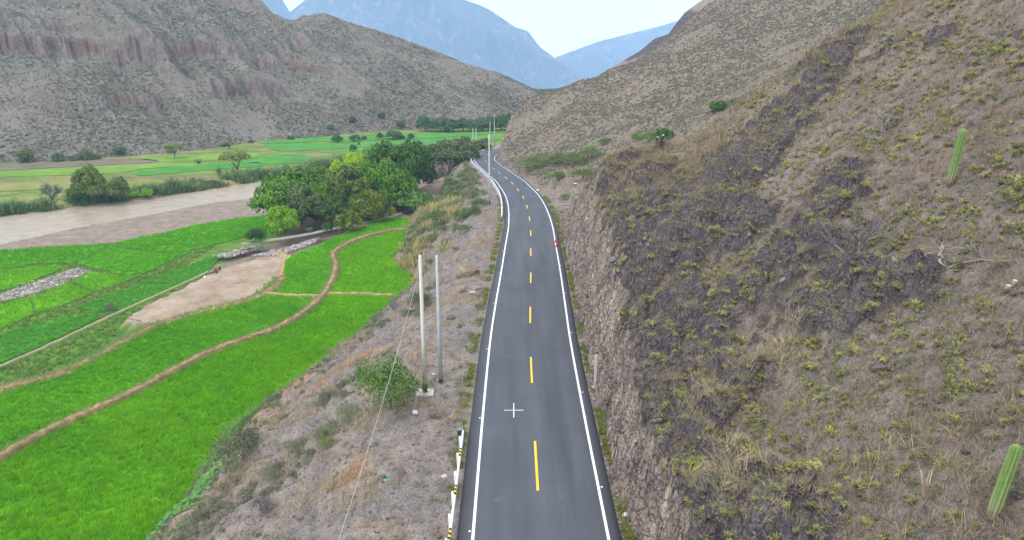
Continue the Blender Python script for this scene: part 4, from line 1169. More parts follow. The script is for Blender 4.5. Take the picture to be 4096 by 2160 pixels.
scatter('hill_stones', stone_mesh('stone', 624, 1), M_ROCK, np.c_[xh2, yh2, zh2][g_], np.clip(rng.lognormal(-1.9, .5, g_.sum()), .08, .8), yaw(g_.sum(), .5))
# scrub on the mountain across the river
mi = rng.integers(0, na - 1, 190000); mj = rng.integers(0, int((nq - 40) * .99), 190000)
Pm_ = np.stack([MX, MY, MZ], -1)
p_ = Pm_[mi, mj] + (Pm_[mi + 1, mj + 1] - Pm_[mi, mj]) * rng.random((len(mi), 1))
keep = in_view(p_[:, 0], p_[:, 1], p_[:, 2], 10, 10)[0] & (cl[mi, mj] < .5) & (rng.random(len(mi)) < sst(-.5, .35, fbm(p_[:, 0] * .02, p_[:, 1] * .02, 4, 631)) * .75 + .08)
p_ = p_[keep]
sp = rng.random(len(p_)) < .45
scatter('mountain_scrub', crown_mesh('scrub', 632, 8, 12, .22, .8), L_SCRUB, p_[sp] - (0, 0, .1), np.clip(rng.lognormal(-1.05, .35, sp.sum()), .2, 1.1), yaw(sp.sum(), .2))
scatter('mountain_scrub_green', crown_mesh('scrub', 633, 8, 12, .22, .8), L_SCRUBG, p_[~sp] - (0, 0, .1), np.clip(rng.lognormal(-1.0, .42, (~sp).sum()), .2, 1.4), yaw((~sp).sum(), .2))

# ---- the embankment
xb = rng.uniform(-34, -2, 60000); yb = 14 * (240 / 14) ** rng.random(60000)
xb = xb + np.interp(yb, RL[:, 1][:-4], RL[:, 0][:-4]) - 1.46
zb, tb, db = bank_z(xb, yb)
visb, depb = in_view(xb, yb, zb)
mb = visb & (db > .8) & (tb < 1.0) & (np.hypot(xb - HOLE[0], yb - HOLE[1]) > 1.0)
nb_ = fbm(xb * .16, yb * .16, 3, 641)
g_ = mb & (rng.random(len(xb)) < .55 * sst(-.12, .42, nb_ + .12 * sst(.2, .8, tb)))
scatter('bank_dry_grass', tuft_mesh('dry_tuft', 12, .6, .022, .7, 642), L_DRY, np.c_[xb, yb, zb - .02][g_], rng.uniform(.25, .75, g_.sum()), yaw(g_.sum(), .25))
g_ = mb & (rng.random(len(xb)) < .34)
scatter('bank_stones', stone_mesh('stone', 643, 1), M_ROCK, np.c_[xb, yb, zb][g_], np.clip(rng.lognormal(-2.75, .55, g_.sum()), .03, .35), yaw(g_.sum(), .5))
g_ = mb & (rng.random(len(xb)) < .20 * sst(-.2, .3, -nb_))
scatter('bank_twigs', branch_mesh('twig', 644, 3, .02, .9, .3, (2, 3), 4, .45, 3), L_GREY, np.c_[xb, yb, zb][g_], rng.uniform(.3, .8, g_.sum()), yaw(g_.sum(), .3))
g_ = mb & (rng.random(len(xb)) < .10 * sst(.5, .95, tb) + .5 * sst(118, 135, yb) * sst(.1, .4, nb_) * (tb > .05) * .35)
scatter('bank_herbs', crown_mesh('herb', 645, 10, 20, .14, .9), leaf_mat('bank_herb_leaf', (.13, .165, .07), (.30, .33, .16), .35, .7, .3), np.c_[xb, yb, zb - .05][g_], rng.uniform(.2, .7, g_.sum()) * (1 + sst(120, 140, yb[g_])), yaw(g_.sum(), .2))
# green fringe where the paddy meets the bank
edge = [p for p in P1[13:29]] 
Pq = along(edge, 900, .35, 6)
scatter('paddy_edge_grass', tuft_mesh('grass_tuft', 13, .5, .05, .8, 646), leaf_mat('edge_grass_leaf', (.10, .26, .04), (.30, .45, .12), .3, .6, .25), np.c_[Pq, np.full(len(Pq), ZA + .05)], rng.uniform(.5, 1.0, len(Pq)), yaw(len(Pq), .15))
# weeds along both road edges
ss_ = rng.uniform(S0 + 12, S0 + 150, 5200); sg_ = np.where(rng.random(5200) < .55, 1, -1)
lat_ = np.where(sg_ > 0, EDGE_R + .25 + np.abs(rng.normal(0, .38, 5200)), -(EDGE_L + .25 + np.abs(rng.normal(0, .42, 5200))))
k_ = fbm(ss_ * .28, sg_ * 5.0, 3, 651) > np.where(sg_ > 0, -.08, -.12)
ss_, lat_, sg_ = ss_[k_], lat_[k_], sg_[k_]
c_ = road_at(ss_); r_ = road_side(ss_)
Pw = np.c_[c_[:, :2] + r_ * lat_[:, None], c_[:, 2] - .10]
scatter('roadside_weeds', tuft_mesh('weed_tuft', 14, .6, .035, .7, 652), L_WEED, Pw, rng.uniform(.16, .42, len(Pw)), yaw(len(Pw), .2))

# ---- reeds on the far river bank, dry cane below the road
Pr = resample(wf_, 600)[:430]; i_ = rng.integers(0, 430, 5200)
off = np.abs(rng.normal(0, 3.4, 5200)) + .1
T_ = np.gradient(Pr, axis=0); T_ /= np.linalg.norm(T_, axis=1)[:, None]; Nl = np.stack([-T_[:, 1], T_[:, 0]], -1)
Nl = np.where((Nl[:, 1:2] < 0), -Nl, Nl)
Pr2 = Pr[i_] + Nl[i_] * off[:, None]
den = fbm(Pr2[:, 0] * .06, Pr2[:, 1] * .06, 3, 661) > -.32
Pr2 = Pr2[den]; zr2 = -19.9 + .5 * np.clip(off[den], 0, 2)
hh_ = rng.uniform(.7, 2.3, len(Pr2)) * np.clip(.85 + 1.3 * fbm(Pr2[:, 0] * .16, Pr2[:, 1] * .16, 3, 665), .3, 1.6)
mx_ = rng.random(len(Pr2)) + .7 * fbm(Pr2[:, 0] * .1, Pr2[:, 1] * .1, 3, 666) < .68
scatter('reeds', tuft_mesh('reed_tuft', 20, 1.0, .055, .8, 662, 3), L_REED, np.c_[Pr2, zr2][mx_], hh_[mx_], yaw(mx_.sum(), .2))
scatter('pale_reeds', tuft_mesh('reed_tuft', 18, 1.1, .05, .8, 667, 3), leaf_mat('pale_reed_leaf', (.14, .18, .07), (.40, .40, .18), .3, .6, .35), np.c_[Pr2, zr2][~mx_], hh_[~mx_] * 1.1, yaw((~mx_).sum(), .25))
g_ = mb & (tb > .35) & (yb > 114) & (yb < 172) & (rng.random(len(xb)) < .45 * sst(.05, .35, fbm(xb * .12, yb * .07, 3, 663) + .15 * sst(.5, .9, tb)))
scatter('dry_cane', tuft_mesh('cane_tuft', 14, .8, .04, .55, 664, 3), L_CANE, np.c_[xb, yb, zb][g_], rng.uniform(.8, 2.2, g_.sum()), yaw(g_.sum(), .12))
# stones of the stony strip, the gravel bar and the old stone heap
def zone_stones(name, poly, n_, z_, mat, seed, mu=-2.0):
    A_ = np.array(poly); x = rng.uniform(A_[:, 0].min(), A_[:, 0].max(), n_); y = rng.uniform(A_[:, 1].min(), A_[:, 1].max(), n_)
    k_ = in_poly(x, y, poly); x, y = x[k_], y[k_]
    scatter(name, stone_mesh('stone', seed, 1), mat, np.c_[x, y, np.full(len(x), z_)], np.clip(rng.lognormal(mu, .45, len(x)), .05, .6), yaw(len(x), .5))
M_COB = NT('river_cobble', .85, .15); n = M_COB; n.col(n.mix(n.rand(), (.14, .125, .11), (.42, .38, .34))); M_COB = n.m
zone_stones('cobbles', STONES, 3600, ZB + .05, M_COB, 671, -1.85)
zone_stones('gravel', SHORE[1:10] + WATER_N[2:9][::-1], 9000, ZB - .5, M_COB, 672, -2.4)
HEAP = [(-52.5,142),(-49,146),(-46,150.5),(-44.2,155),(-42.5,156.5),(-43,151),(-44.5,146.5),(-47.5,142.5)]
zone_stones('stone_heap', HEAP, 2600, -16.4, M_COB, 673, -1.45)
HEAP2 = [(-62,146),(-59,150.5),(-55.5,153.5),(-53,153),(-56,149),(-58.5,145)]
zone_stones('stone_heap', HEAP2, 900, -17.6, M_COB, 674, -1.4)

# ---- woods on the far rise
x = rng.normal(40, 48, 900); y = rng.normal(745, 40, 900)
z = -24 - .05 * np.clip(y - 560, 0, 999) + 13 * np.exp(-((x - 48) / 50) ** 2 - ((y - 740) / 60) ** 2) + 9 * np.exp(-((x + 10) / 60) ** 2 - ((y - 820) / 60) ** 2)
scatter('far_wood', crown_mesh('wood_crown', 681, 14, 30, .16), L_TREE['far'], np.c_[x, y, z - .5], rng.uniform(3, 5.5, len(x)), yaw(len(x), .1))

# swathes of tall half-green grass on the near slope
GP = np.vstack([rng.normal(0, 1, (k_, 2)) * sd_ + np.array(c_) for c_, sd_, k_ in (((9.9, 33.9), (.7, 1.2), 60), ((13.9, 35.6), (1.0, 1.0), 110), ((9.5, 28.3), (.8, 1.6), 120), ((12.2, 25.5), (1.5, 1.2), 40), ((15.0, 22.5), (1.5, 1.6), 70))])
gzz = hill_z(GP[:, 0], GP[:, 1])[0]
scatter('tall_grass', tuft_mesh('tall_tuft', 16, .7, .016, .95, 690, 3), leaf_mat('tall_grass_leaf', (.26, .215, .125), (.60, .48, .32), .3, .7, .4), np.c_[GP, gzz - .03], rng.uniform(.3, .75, len(GP)), yaw(len(GP), .3))
# fallen rubble in the ditch below the rock cut
ss_ = rng.uniform(S0 + 14, S0 + 112, 2600); lat_ = EDGE_R + .45 + np.abs(rng.normal(.45, .35, 2600)); c_ = road_at(ss_); r_ = road_side(ss_)
P_ = c_[:, :2] + r_ * lat_[:, None]
scatter('ditch_rubble', stone_mesh('stone', 691, 1), M_ROCK, np.c_[P_, hill_z(P_[:, 0], P_[:, 1])[0]], np.clip(rng.lognormal(-2.7, .5, 2600), .03, .3), yaw(2600, .6))

# thicket of grey green scrub on the bank before the bend
g_ = mb & (yb > 116) & (yb < 235) & (tb > .02) & (rng.random(len(xb)) < .030 * sst(-.25, .25, fbm(xb * .1, yb * .05, 3, 695)))
scatter('bank_thicket', crown_mesh('thicket', 696, 26, 60, .055, .8, .3, (.22, .40)), leaf_mat('thicket_leaf', (.11, .15, .06), (.27, .31, .14), .35, .7, .35), np.c_[xb, yb, zb - .1][g_], rng.uniform(.9, 2.1, g_.sum()), yaw(g_.sum(), .15))

g_ = mb & (yb < 116) & (tb > .12) & (rng.random(len(xb)) < .045 * sst(0, .35, fbm(xb * .14, yb * .10, 3, 697) + .12 * sst(.6, 1, tb)))
scatter('bank_scrub', crown_mesh('scrub', 698, 18, 46, .07, .8, .3, (.22, .40)), leaf_mat('bank_scrub_leaf', (.12, .13, .085), (.27, .275, .18), .3, .8, .35), np.c_[xb, yb, zb - .08][g_], rng.uniform(.3, .95, g_.sum()), yaw(g_.sum(), .2))

# ------------------------------------------------------------------ trees
CROWNS = [crown_mesh('crown', 700 + i, 62, 105, .062, 1.0, .5, (.20, .33)) for i in range(5)]
CROWNS_FLAT = [crown_mesh('crown', 720 + i, 40, 80, .062, .62, .5, (.18, .30)) for i in range(3)]
BUSHES = [crown_mesh('foliage', 740 + i, 30, 70, .095, .9, .3, (.24, .38)) for i in range(3)]
WISPY = [crown_mesh('foliage', 760 + i, 34, 85, .036, .85, .35, (.22, .40)) for i in range(3)]
BARE = [branch_mesh('branches', 780 + i, 5, .035, .55, .75, (3, 4), 6, .42) for i in range(2)]
def trunk_mesh(name, seed, limbs=4, h=.42):
    r = np.random.default_rng(seed); m = MB()
    p0 = np.array([0, 0, -.05]); p1 = np.array([r.normal(0, .03), r.normal(0, .03), h * .55])
    m.tube([p0, (p0 + p1) / 2 + r.normal(0, .012, 3), p1], [.075, .055, .048], 7, False)
    for k in range(limbs):
        an = 2 * math.pi * k / limbs + r.uniform(-.4, .4); e = p1 + np.array([math.cos(an) * .42, math.sin(an) * .42, .38 + r.uniform(-.05, .1)])
        m.tube([p1 - (0, 0, .03), (p1 + e) / 2 + r.normal(0, .03, 3), e], [.040, .028, .012], 5, False)
    return m.mesh(name, True)
TRUNKS = [trunk_mesh('trunk', 790 + i) for i in range(3)]
for t_ in TRUNKS: t_.materials.append(M_BARK)
def omat(o, mat):
    if len(o.data.materials) == 0: o.data.materials.append(mat)
    o.material_slots[0].link = 'OBJECT'; o.material_slots[0].material = mat
_tn = [0]
def tree(name, x, y, z, h, rad, key, label, cat='tree', group=None, style='dome', low=.14):
    _tn[0] += 1; i = _tn[0]
    o = empty(name, (x, y, z), rng.uniform(0, 6.28)); tag(o, None, label, cat, group)
    if key == 'bare':
        b = obj('branches', BARE[i % 2], None, o); omat(b, M_PURP); b.scale = (rad * .85, rad * .85, h * .80)
        t = obj('trunk', TRUNKS[i % 3], None, o); t.scale = (rad * .5, rad * .5, h * .4)
        return o
    src = dict(dome=CROWNS, flat=CROWNS_FLAT, bush=BUSHES, wispy=WISPY)[style]
    c = obj('crown' if style in ('dome', 'flat') else 'foliage', src[i % len(src)], None, o); omat(c, L_TREE[key] if isinstance(key, str) else key)
    lo = .42 if style == 'flat' else low if style == 'dome' else 0.0
    c.location = (0, 0, h * lo); c.scale = (rad * 1.12, rad * 1.12, h * (1 - lo) / 1.0)
    if style in ('dome', 'flat'):
        t = obj('trunk', TRUNKS[i % 3], None, o); t.scale = (rad * .8, rad * .8, h * (lo + .45))
    else:
        t = obj('stem', TRUNKS[i % 3], None, o); t.scale = (rad * .5, rad * .5, h * .6)
    return o
ML = ["large rounded green tree at the river end of the grove", "wide green domed tree second along the river side of the grove", "narrow green tree between the wide dome and the lime crowns",
 "lime green crown nearest the river in the bright cluster", "lime green crown at the top of the bright cluster", "lime green crown in the middle of the bright cluster", "small lime green crown hanging lowest in the bright cluster",
 "big dull olive tree in the centre of the grove", "tall rounded green tree to the roadward side of the olive tree", "tallest dark green tree standing at the back of the grove", "dark green tree at the back beside the bare grey trees",
 "yellow tinged green tree at the roadward edge of the grove", "grey green tree in front of the river half of the grove", "mid green tree tucked behind the grey green tree", "small bright green tree at the front corner beside the low field",
 "dark tree in the front row above the dirt track", "low spreading dark green tree beside the dirt track", "golden tinged olive tree at the end of the dirt track", "dark green tree between the olive and the golden trees",
 "shaded green tree behind the lime cluster", "dark low tree beneath the crown at the river end", "small dark tree below the roadward edge of the grove"]
for (key, x, y, z, h, r_), lb in zip(MANGO, ML):
    tree('grove_tree', x, y, z, h * 1.08, r_ * 1.38, key, lb, group='trees of the riverside grove', low=-.04 if h < 8 else .02)
for (key, x, y, z, h, r_), lb in zip(BUSH_A, ["broad green bush between the grove and the bank below the road", "golden green bush at the head of the curved paddy", "small dark bush beside the dirt track", "tiny green bush on the pale stone heap", "dark round bush between the low paddies and the grove"]):
    tree('bush', x, y, z, h, r_, key, lb, 'bush', style='bush')
for (key, x, y, z, h, r_), lb in zip([(t_[0], t_[1], t_[2], t_[3], t_[4] * 1.15, t_[5] * 1.4) for t_ in BACK], ["grey green tree behind the bare trees near the road bend", "widest grey green tree below the road bend", "grey green tree closest under the guardrail at the bend", "bare purplish tree in the hollow behind the grove", "small bare tree beside the grey green trees", "low grey green tree behind the far poles", "small loose tree standing before the far paddies", "smallest loose tree seen between the far poles"]):
    tree('hollow_tree', x, y, z, h, r_, key, lb, group='trees in the hollow below the bend')
for i, ((key, x, y, z, h, r_), lb) in enumerate(zip(RIVER, ["large yellow green tree on the far river bank", "lower green tree beside the large one on the far bank", "leafless grey dome shaped tree on the far river bank", "flat topped tree alone in the far field below the mountain", "wide umbrella shaped tree above the reeds on the far bank", "bare grey shrub beside the umbrella shaped tree", "small loose tree at the foot of the mountain", "dark shrubby tree under the large far bank tree"])):
    tree('river_tree', x, y, z, h, r_, key, lb, group='trees along the far river bank', style='flat' if i in (3, 4, 6) else 'dome', low=.05)
ORD = ['first', 'second', 'third', 'fourth', 'fifth', 'sixth', 'seventh', 'eighth', 'ninth', 'tenth', 'eleventh', 'twelfth', 'thirteenth', 'fourteenth', 'fifteenth', 'sixteenth']
for i, (key, x, y, z, h, r_) in enumerate(sorted(FAR, key=lambda t: t[1] / t[2])):
    tree('far_tree', x, y, z, max(h, 1.4), r_, key, f'small dark tree among the far paddies, {ORD[i]} counting from the left', group='trees among the far paddies', low=.05)
for i, (key, x, y, z, h, r_) in enumerate(sorted(FARROW, key=lambda t: t[1] / t[2])):
    tree('far_row_tree', x, y, z, h, r_, key, f'tree of the dark row ending the far paddies, {ORD[i]} from the left', group='tree row at the end of the paddies', low=.0)
# bushes at the foot of the mountain
def mount_at(px_a, yy):
    i = int(np.argmin(np.abs(a - px_a))); j = int(np.argmin(np.abs(MY[i] - yy))); return MX[i, j], MY[i, j], MZ[i, j]
FB = [(-.665, 283, 6, 3.2), (-.62, 281, 4.5, 2.2), (-.585, 286, 4.5, 3.0), (-.568, 291, 3.5, 2.0), (-.60, 285, 3.0, 1.6), (-.535, 300, 3.6, 2.6), (-.465, 299, 2.6, 1.6), (-.39, 318, 3, 2.0), (-.355, 333, 2.4, 1.5), (-.30, 352, 3, 1.8), (-.245, 378, 3.2, 1.9), (-.215, 392, 3.4, 2.0), (-.175, 404, 3.6, 2.0), (-.15, 402, 4, 2.4)]
for i, (aa, yy, h, r_) in enumerate(FB):
    x, y, z = mount_at(aa, yy)
    tree('foot_bush', x, y, z - .2, h, r_, 'far' if i > 7 else 'greyg', f'green bush at the foot of the mountain, {ORD[i]} from the left', 'bush', 'bushes at the foot of the mountain', 'bush')
# bushes on the far bank among the reeds
for i, (x, y, h, r_, kk) in enumerate([(-143, 196, 2.4, 3.2, 'greyg'), (-138, 199, 2.6, 2.6, 'green'), (-131.5, 202, 2.8, 2.6, 'riv'), (-110, 217, 3.0, 2.2, 'lime2'), (-113, 216, 2.4, 1.8, 'lime2'), (-147, 193, 2.2, 3.0, 'green'), (-70, 266, 3.4, 2.6, 'greyg'), (-77, 262, 3.2, 2.4, 'riv')]):
    tree('bank_bush', x, y, -19.6, h, r_, kk, f'leafy bush overhanging the brown river, {ORD[i]} in from the left edge' if i < 0 else ['grey green bush low on the far bank near the left edge', 'green bush beside the grey green bush on the far bank', 'olive bush below the leafless dome tree', 'bright green bush at the water below the reeds', 'smaller bright green bush touching the bright one', 'green bush at the left edge of the far river bank', 'grey bush at the upstream end of the reeds', 'olive bush where the reeds meet the grove'][i], 'bush', style='bush')
for i, (x, y, s_) in enumerate([(-101.5, 184.5, .9), (-77, 207, 1.0), (-75.3, 206, .8), (-73.6, 207.5, 1.2)]):
    tree('river_shrub', x, y, -20.0, 1.2 * s_, 1.1 * s_, 'greyg', ['lone grey green shrub at the edge of the gravel bar', 'small shrub in the shallows beside the grove', 'tiny shrub between two shrubs in the shallows', 'round shrub at the water against the grove'][i], 'shrub', style='wispy')
# feathery shrubs of the gully
GB = [(5.75,191.3,-6.46,4.2,5.2),(11.75,188.2,-4.95,3.6,3.4),(15.8,184.6,-4.66,4.0,3.8),(20.3,186.7,-3.18,3.8,3.6),(10.3,164.3,-6.04,3.0,3.1),(14.9,152,-2.7,3.0,3.4),(22.2,152,-.22,2.4,2.6),(24.8,200.6,-1.65,2.4,2.2),(32.2,156.2,4.86,3.0,2.2),(32,172,2.72,3.0,2.6),(31.6,186.3,1.17,2.4,2.0),(48.7,177,9.17,3.0,2.2),(10.4,144,-5.35,1.6,1.4),(30.6,145.7,3.99,2.0,1.6),(52,175.2,10.8,2.2,1.6)]
GBL = ['large feathery green bush in the gully nearest the road bend', 'feathery green bush next behind the large gully bush', 'broad feathery bush in the middle of the gully row', 'feathery bush at the upper end of the gully row', 'feathery bush on the flat beside the road', 'wide feathery bush above the bare earth flat', 'feathery bush halfway up the gully', 'small feathery bush above the gully row', 'dark rounded bush high in the gully', 'feathery bush beside the dark rounded gully bush', 'small feathery bush left of the dark gully bush', 'dark bush on the brown hill beyond the near ridge', 'small shrub on the bare earth flat by the road', 'feathery bush just behind the near ridge', 'small bush uphill of the dark bush on the brown hill']
for i, (x, y, z, h, r_) in enumerate(GB):
    z = float(hill_z(np.array([x]), np.array([y]))[0][0])
    tree('gully_bush', x, y, z - .15, h, r_, 'deep' if i in (8, 11) else L_FEATH, GBL[i], 'bush', 'bushes in the gully', 'wispy' if i not in (8, 11) else 'bush')
# shrubs on the embankment
EB = [(-8.6, 46.6, 4.6, 2.5, L_SHRUB, 'wispy', 'leafy green shrub on the bank beside the twin poles'), (-22.7, 54.3, 3.0, 2.7, L_SCRUBG, 'wispy', 'wispy grey green shrub where the bank meets the bright paddy'),
 (-17.3, 46.5, 1.0, 1.3, L_SCRUBG, 'wispy', 'low grey shrub furthest down the scree slope'), (-15.4, 46.8, 1.2, 1.3, L_SCRUBG, 'wispy', 'low grey shrub second up the scree slope'), (-13.4, 46.7, 1.2, 1.3, L_SCRUBG, 'wispy', 'low grey shrub third up the scree slope'), (-11.9, 48.1, 1.2, 1.2, L_SCRUBG, 'wispy', 'low grey shrub at the top of the scree slope'),
 (-12.6, 44.6, .8, .9, L_FEATH, 'wispy', 'small lime green shrub on the scree slope'), (-9.9, 74, 2.8, 1.6, L_SCRUBG, 'wispy', 'tall grey green shrub behind the twin poles'),
 (-8.3, 132, 2.6, 2.4, L_SHRUB, 'wispy', 'green shrub below the middle pole'), (-6.3, 139, 2.4, 2.2, L_SHRUB, 'wispy', 'green shrub at the foot of the middle pole'), (-14.5, 143.5, 3.0, 2.4, L_TREE['greyg'], 'bush', 'grey green bush low on the bank below the middle pole'), (-12, 152, 2.8, 2.6, L_SCRUBG, 'wispy', 'pale grey green shrub on the bank above the dry cane'), (-9.5, 160, 2.6, 2.4, L_SCRUBG, 'wispy', 'pale shrub below the start of the long guardrail'), (-13.5, 171, 2.6, 2.6, L_SHRUB, 'wispy', 'green shrub on the bank beside the grove'), (-11, 182, 2.2, 2.2, L_SCRUBG, 'wispy', 'grey shrub high on the bank below the guardrail')]
for x, y, h, r_, mt, st, lb in EB:
    z = float(bank_z(np.array([x]), np.array([y]))[0][0])
    tree('bank_shrub', x, y, z - .12, h, r_, mt, lb, 'shrub', 'shrubs on the embankment', st)
for x, y, s_, lb in [(-16.4, 41.3, 1.6, 'thin dead twiggy bush near the foot of the scree'), (-13.9, 81.4, 1.7, 'dark dead bush on the bank left of the poles'), (-67.4, 115.6, 2.0, 'leafless shrub standing in the low dark paddy'), (-23.4, 56.6, 2.2, 'pale dead branches over the edge of the bright paddy')]:
    z = float(bank_z(np.array([x]), np.array([y]))[0][0]) if x > -30 else ZB
    o = empty('dead_shrub', (x, y, z - .05), rng.uniform(0, 6)); tag(o, None, lb, 'shrub')
    b = obj('branches', BARE[0], None, o); omat(b, M_DEAD); b.scale = (s_ * .8,) * 3
# broad leaved vine spilling over the paddy edge
r = np.random.default_rng(811); P = []; 
vx = r.normal(0, 1, 900); vy = r.normal(0, 1, 900)
ctr = np.c_[-27.4 + 1.0 * vx + .2 * vy, 53.5 + 2.3 * vy]
zv = np.maximum(bank_z(ctr[:, 0], ctr[:, 1])[0] + .25, ZA + .6) + .4 * r.random(900)
V, F = leaf_cloud(np.c_[ctr, zv], np.c_[r.normal(0, .35, 900) - .2, r.normal(0, .35, 900) - .3, np.ones(900)], .34, r, 1.1)
me = fast_mesh('creeping_vine', V, F, False); set_attr(me, 'tint', np.repeat(r.random(900), 4))
o = empty('creeping_vine', (-27.2, 52.5, ZA)); tag(o, None, 'broad leaved creeping vine at the corner of the bright paddy', 'plant')
vc = obj('leaves', me, L_VINE, o); vc.location = (27.2, -52.5, -ZA)
# dead and bare shrubs on the near hillside
def hz_at(x, y): return float(hill_z(np.array([float(x)]), np.array([float(y)]))[0][0])
M_PALEWOOD = leaf_mat('pale_dead_wood', (.16, .135, .12), (.32, .28, .255), 0, .9, .1)
M_YWOOD = leaf_mat('lichen_wood', (.24, .25, .05), (.42, .40, .10), 0, .9, .1)
DS = [(21.0, 33.3, 3.3, .42, M_PALEWOOD, 'pale dead tree with long bare branches on the hillside', 801), (19.0, 38.7, 2.9, .75, M_PURP, 'dense dark dead bush around a brown stump', 802), (17.5, 57.5, 2.4, 1.0, M_PURP, 'dark leafless bush above the dark rock face', 803), (8.3, 29.9, 1.5, .7, M_YWOOD, 'yellowish bare branch leaning at the edge of the cut', 804), (26.1, 52, 2.0, .9, M_DEAD, 'thin forked dead branch on the upper hillside', 805), (10.8, 94.0, 2.0, .8, M_DEAD, 'bare grey shrub on the tip of the near ridge', 806)]
for x, y, s_, hz_, mt, lb, sd in DS:
    o = empty('dead_tree', (x, y, hz_at(x, y) - .1), 0); tag(o, None, lb, 'shrub')
    b = obj('branches', branch_mesh('branches', sd, 5 if sd in (802, 803) else 4, .034, .7, .35, (3, 4) if sd in (802, 803) else (2, 3), 5 if sd in (802, 803) else 4, .55), mt, o); b.scale = (s_, s_, s_ * hz_)
    m = MB(); m.tube([(0, 0, -.2), (.02, .02, .12), (-.02, .03, .25 * s_ * hz_)], [.10 * s_ * .45, .08 * s_ * .35, .02 * s_ * .5], 7); obj('trunk', m.mesh('trunk', True, True), mt, o)

# ------------------------------------------------------------------ cacti
n = NT('cactus_skin', .55, .3); f = n.noise(5, 4, .6)
sp_ = n.t.nodes.new('ShaderNodeSeparateXYZ'); n.link(n.co(), sp_.inputs[0])
c = n.mix(n.rng(f, .3, .7), (.105, .175, .045), (.17, .245, .07)); c = n.mix(n.rng(sp_.outputs[2], .25, 1.1), (.24, .23, .13), c); c = n.mix(n.rng(n.math('ADD', sp_.outputs[2], n.rng(n.noise(7, 4, .6), .3, .7, -.2, .2)), .15, .5, 1, 0), c, (.13, .095, .065)); c = n.mix(n.rng(n.noise(11, 4, .7), .62, .7, 0, .6), c, (.20, .17, .10)); n.col(c); M_CACT = n.m
M_SPINE = plain('cactus_spines', (.16, .13, .09), .8, .1)
def cactus(name, x, y, z, h, rad, lean, label, ribs=7, group=None):
    o = empty(name, (x, y, z - .05)); tag(o, None, label, 'cactus', group)
    o.rotation_euler = (lean[1], lean[0], 0.4)
    m = MB(); rows = 30; sd = ribs * 4; V = []
    for i in range(rows):
        t = i / (rows - 1); rr = rad * (.72 + .28 * min(1, t * 4)) * (math.sqrt(max(0, 1 - max(0, (t - .93) / .07) ** 2)) if t > .93 else 1) * (1 - .08 * t)
        for j in range(sd):
            an = 2 * math.pi * j / sd; k_ = (.62, .84, 1.0, .84)[j % 4]
            V.append((rr * k_ * math.cos(an), rr * k_ * math.sin(an), h * t))
    F = [(i * sd + j, i * sd + (j + 1) % sd, (i + 1) * sd + (j + 1) % sd, (i + 1) * sd + j) for i in range(rows - 1) for j in range(sd)]
    m.add(np.array(V), F); obj('stem', m.mesh('stem', False), M_CACT, o)
    if h > 1.5:
        m = MB(); r = np.random.default_rng(5)
        for j in range(ribs):
            an = 2 * math.pi * (j * 4 + 2) / sd
            for t in np.linspace(.06, .93, int(h / .09)):
                rr = rad * (.72 + .28 * min(1, t * 4)) * (1 - .08 * t)
                p = np.array([rr * math.cos(an), rr * math.sin(an), h * t])
                for q_ in range(2):
                    d = np.array([math.cos(an), math.sin(an), 0]) + r.normal(0, .5, 3); d /= np.linalg.norm(d); s2 = np.cross(d, (0, 0, 1)) * .008
                    m.add([p - s2, p + s2, p + d * .07], [(0, 1, 2)])
        obj('spines', m.mesh('spines'), M_SPINE, o)
    return o
cactus('columnar_cactus', 24.05, 39.83, hz_at(24.05, 39.83), 3.15, .22, (.13, 0), 'tall ribbed green cactus leaning on the upper hillside')
cactus('columnar_cactus', 15.3, 20.03, hz_at(15.3, 20.03), 2.75, .20, (.20, .0), 'ribbed green cactus at the lower right corner of the hillside')
for x, y, h, lb in [(34.6, 79.5, 1.75, 'pale cactus second from the left on the ridge crest'), (35.0, 80.2, 1.5, 'tallest standing pale cactus on the ridge crest'), (36.1, 79.5, 1.0, 'short pale cactus apart from the others on the crest'), (34.2, 80.6, .9, 'shortest pale cactus at the left of the crest group')]:
    cactus('columnar_cactus', x, y, hz_at(x, y), h, .13, (rng.normal(0, .04), 0), lb, 6, 'cacti on the ridge crest')
for x, y, h, lb in [(75.9, 270.7, 3.0, 'lone cactus high on the brown hill behind'), (47.5, 213, 3.2, 'lone cactus halfway up the brown hill behind')]:
    cactus('columnar_cactus', x, y, hz_at(x, y), h, .28, (0, 0), lb, 6)
M_WOOL = plain('cactus_wool', (.48, .48, .44), .9, .05)
for x, y, h, lb, mt in [(20.8, 29.2, .42, 'short white tipped cactus stub on the hillside', 0), (21.15, 29.4, .55, 'taller white tipped cactus stub beside the short one', 0), (16.75, 85.9, 1.0, 'charred leaning cactus stump with pale tip on the ridge', 1), (17.08, 84.7, 1.2, 'taller charred cactus stump on the ridge', 1)]:
    o = empty('cactus_stump', (x, y, hz_at(x, y) - .05)); tag(o, None, lb, 'cactus'); o.rotation_euler = (0, .25, 0)
    m = MB(); m.tube([(0, 0, 0), (0, 0, h * .5), (0, 0, h * .85)], [.10, .12, .115], 10); obj('stem', m.mesh('stem', True), plain('charred_stem', (.035, .03, .028), .9) if mt else M_CACT, o)
    m = MB(); m.tube([(0, 0, h * .84), (0, 0, h * .95), (0, 0, h)], [.118, .10, .04], 10); obj('tip', m.mesh('tip', True), M_WOOL, o)

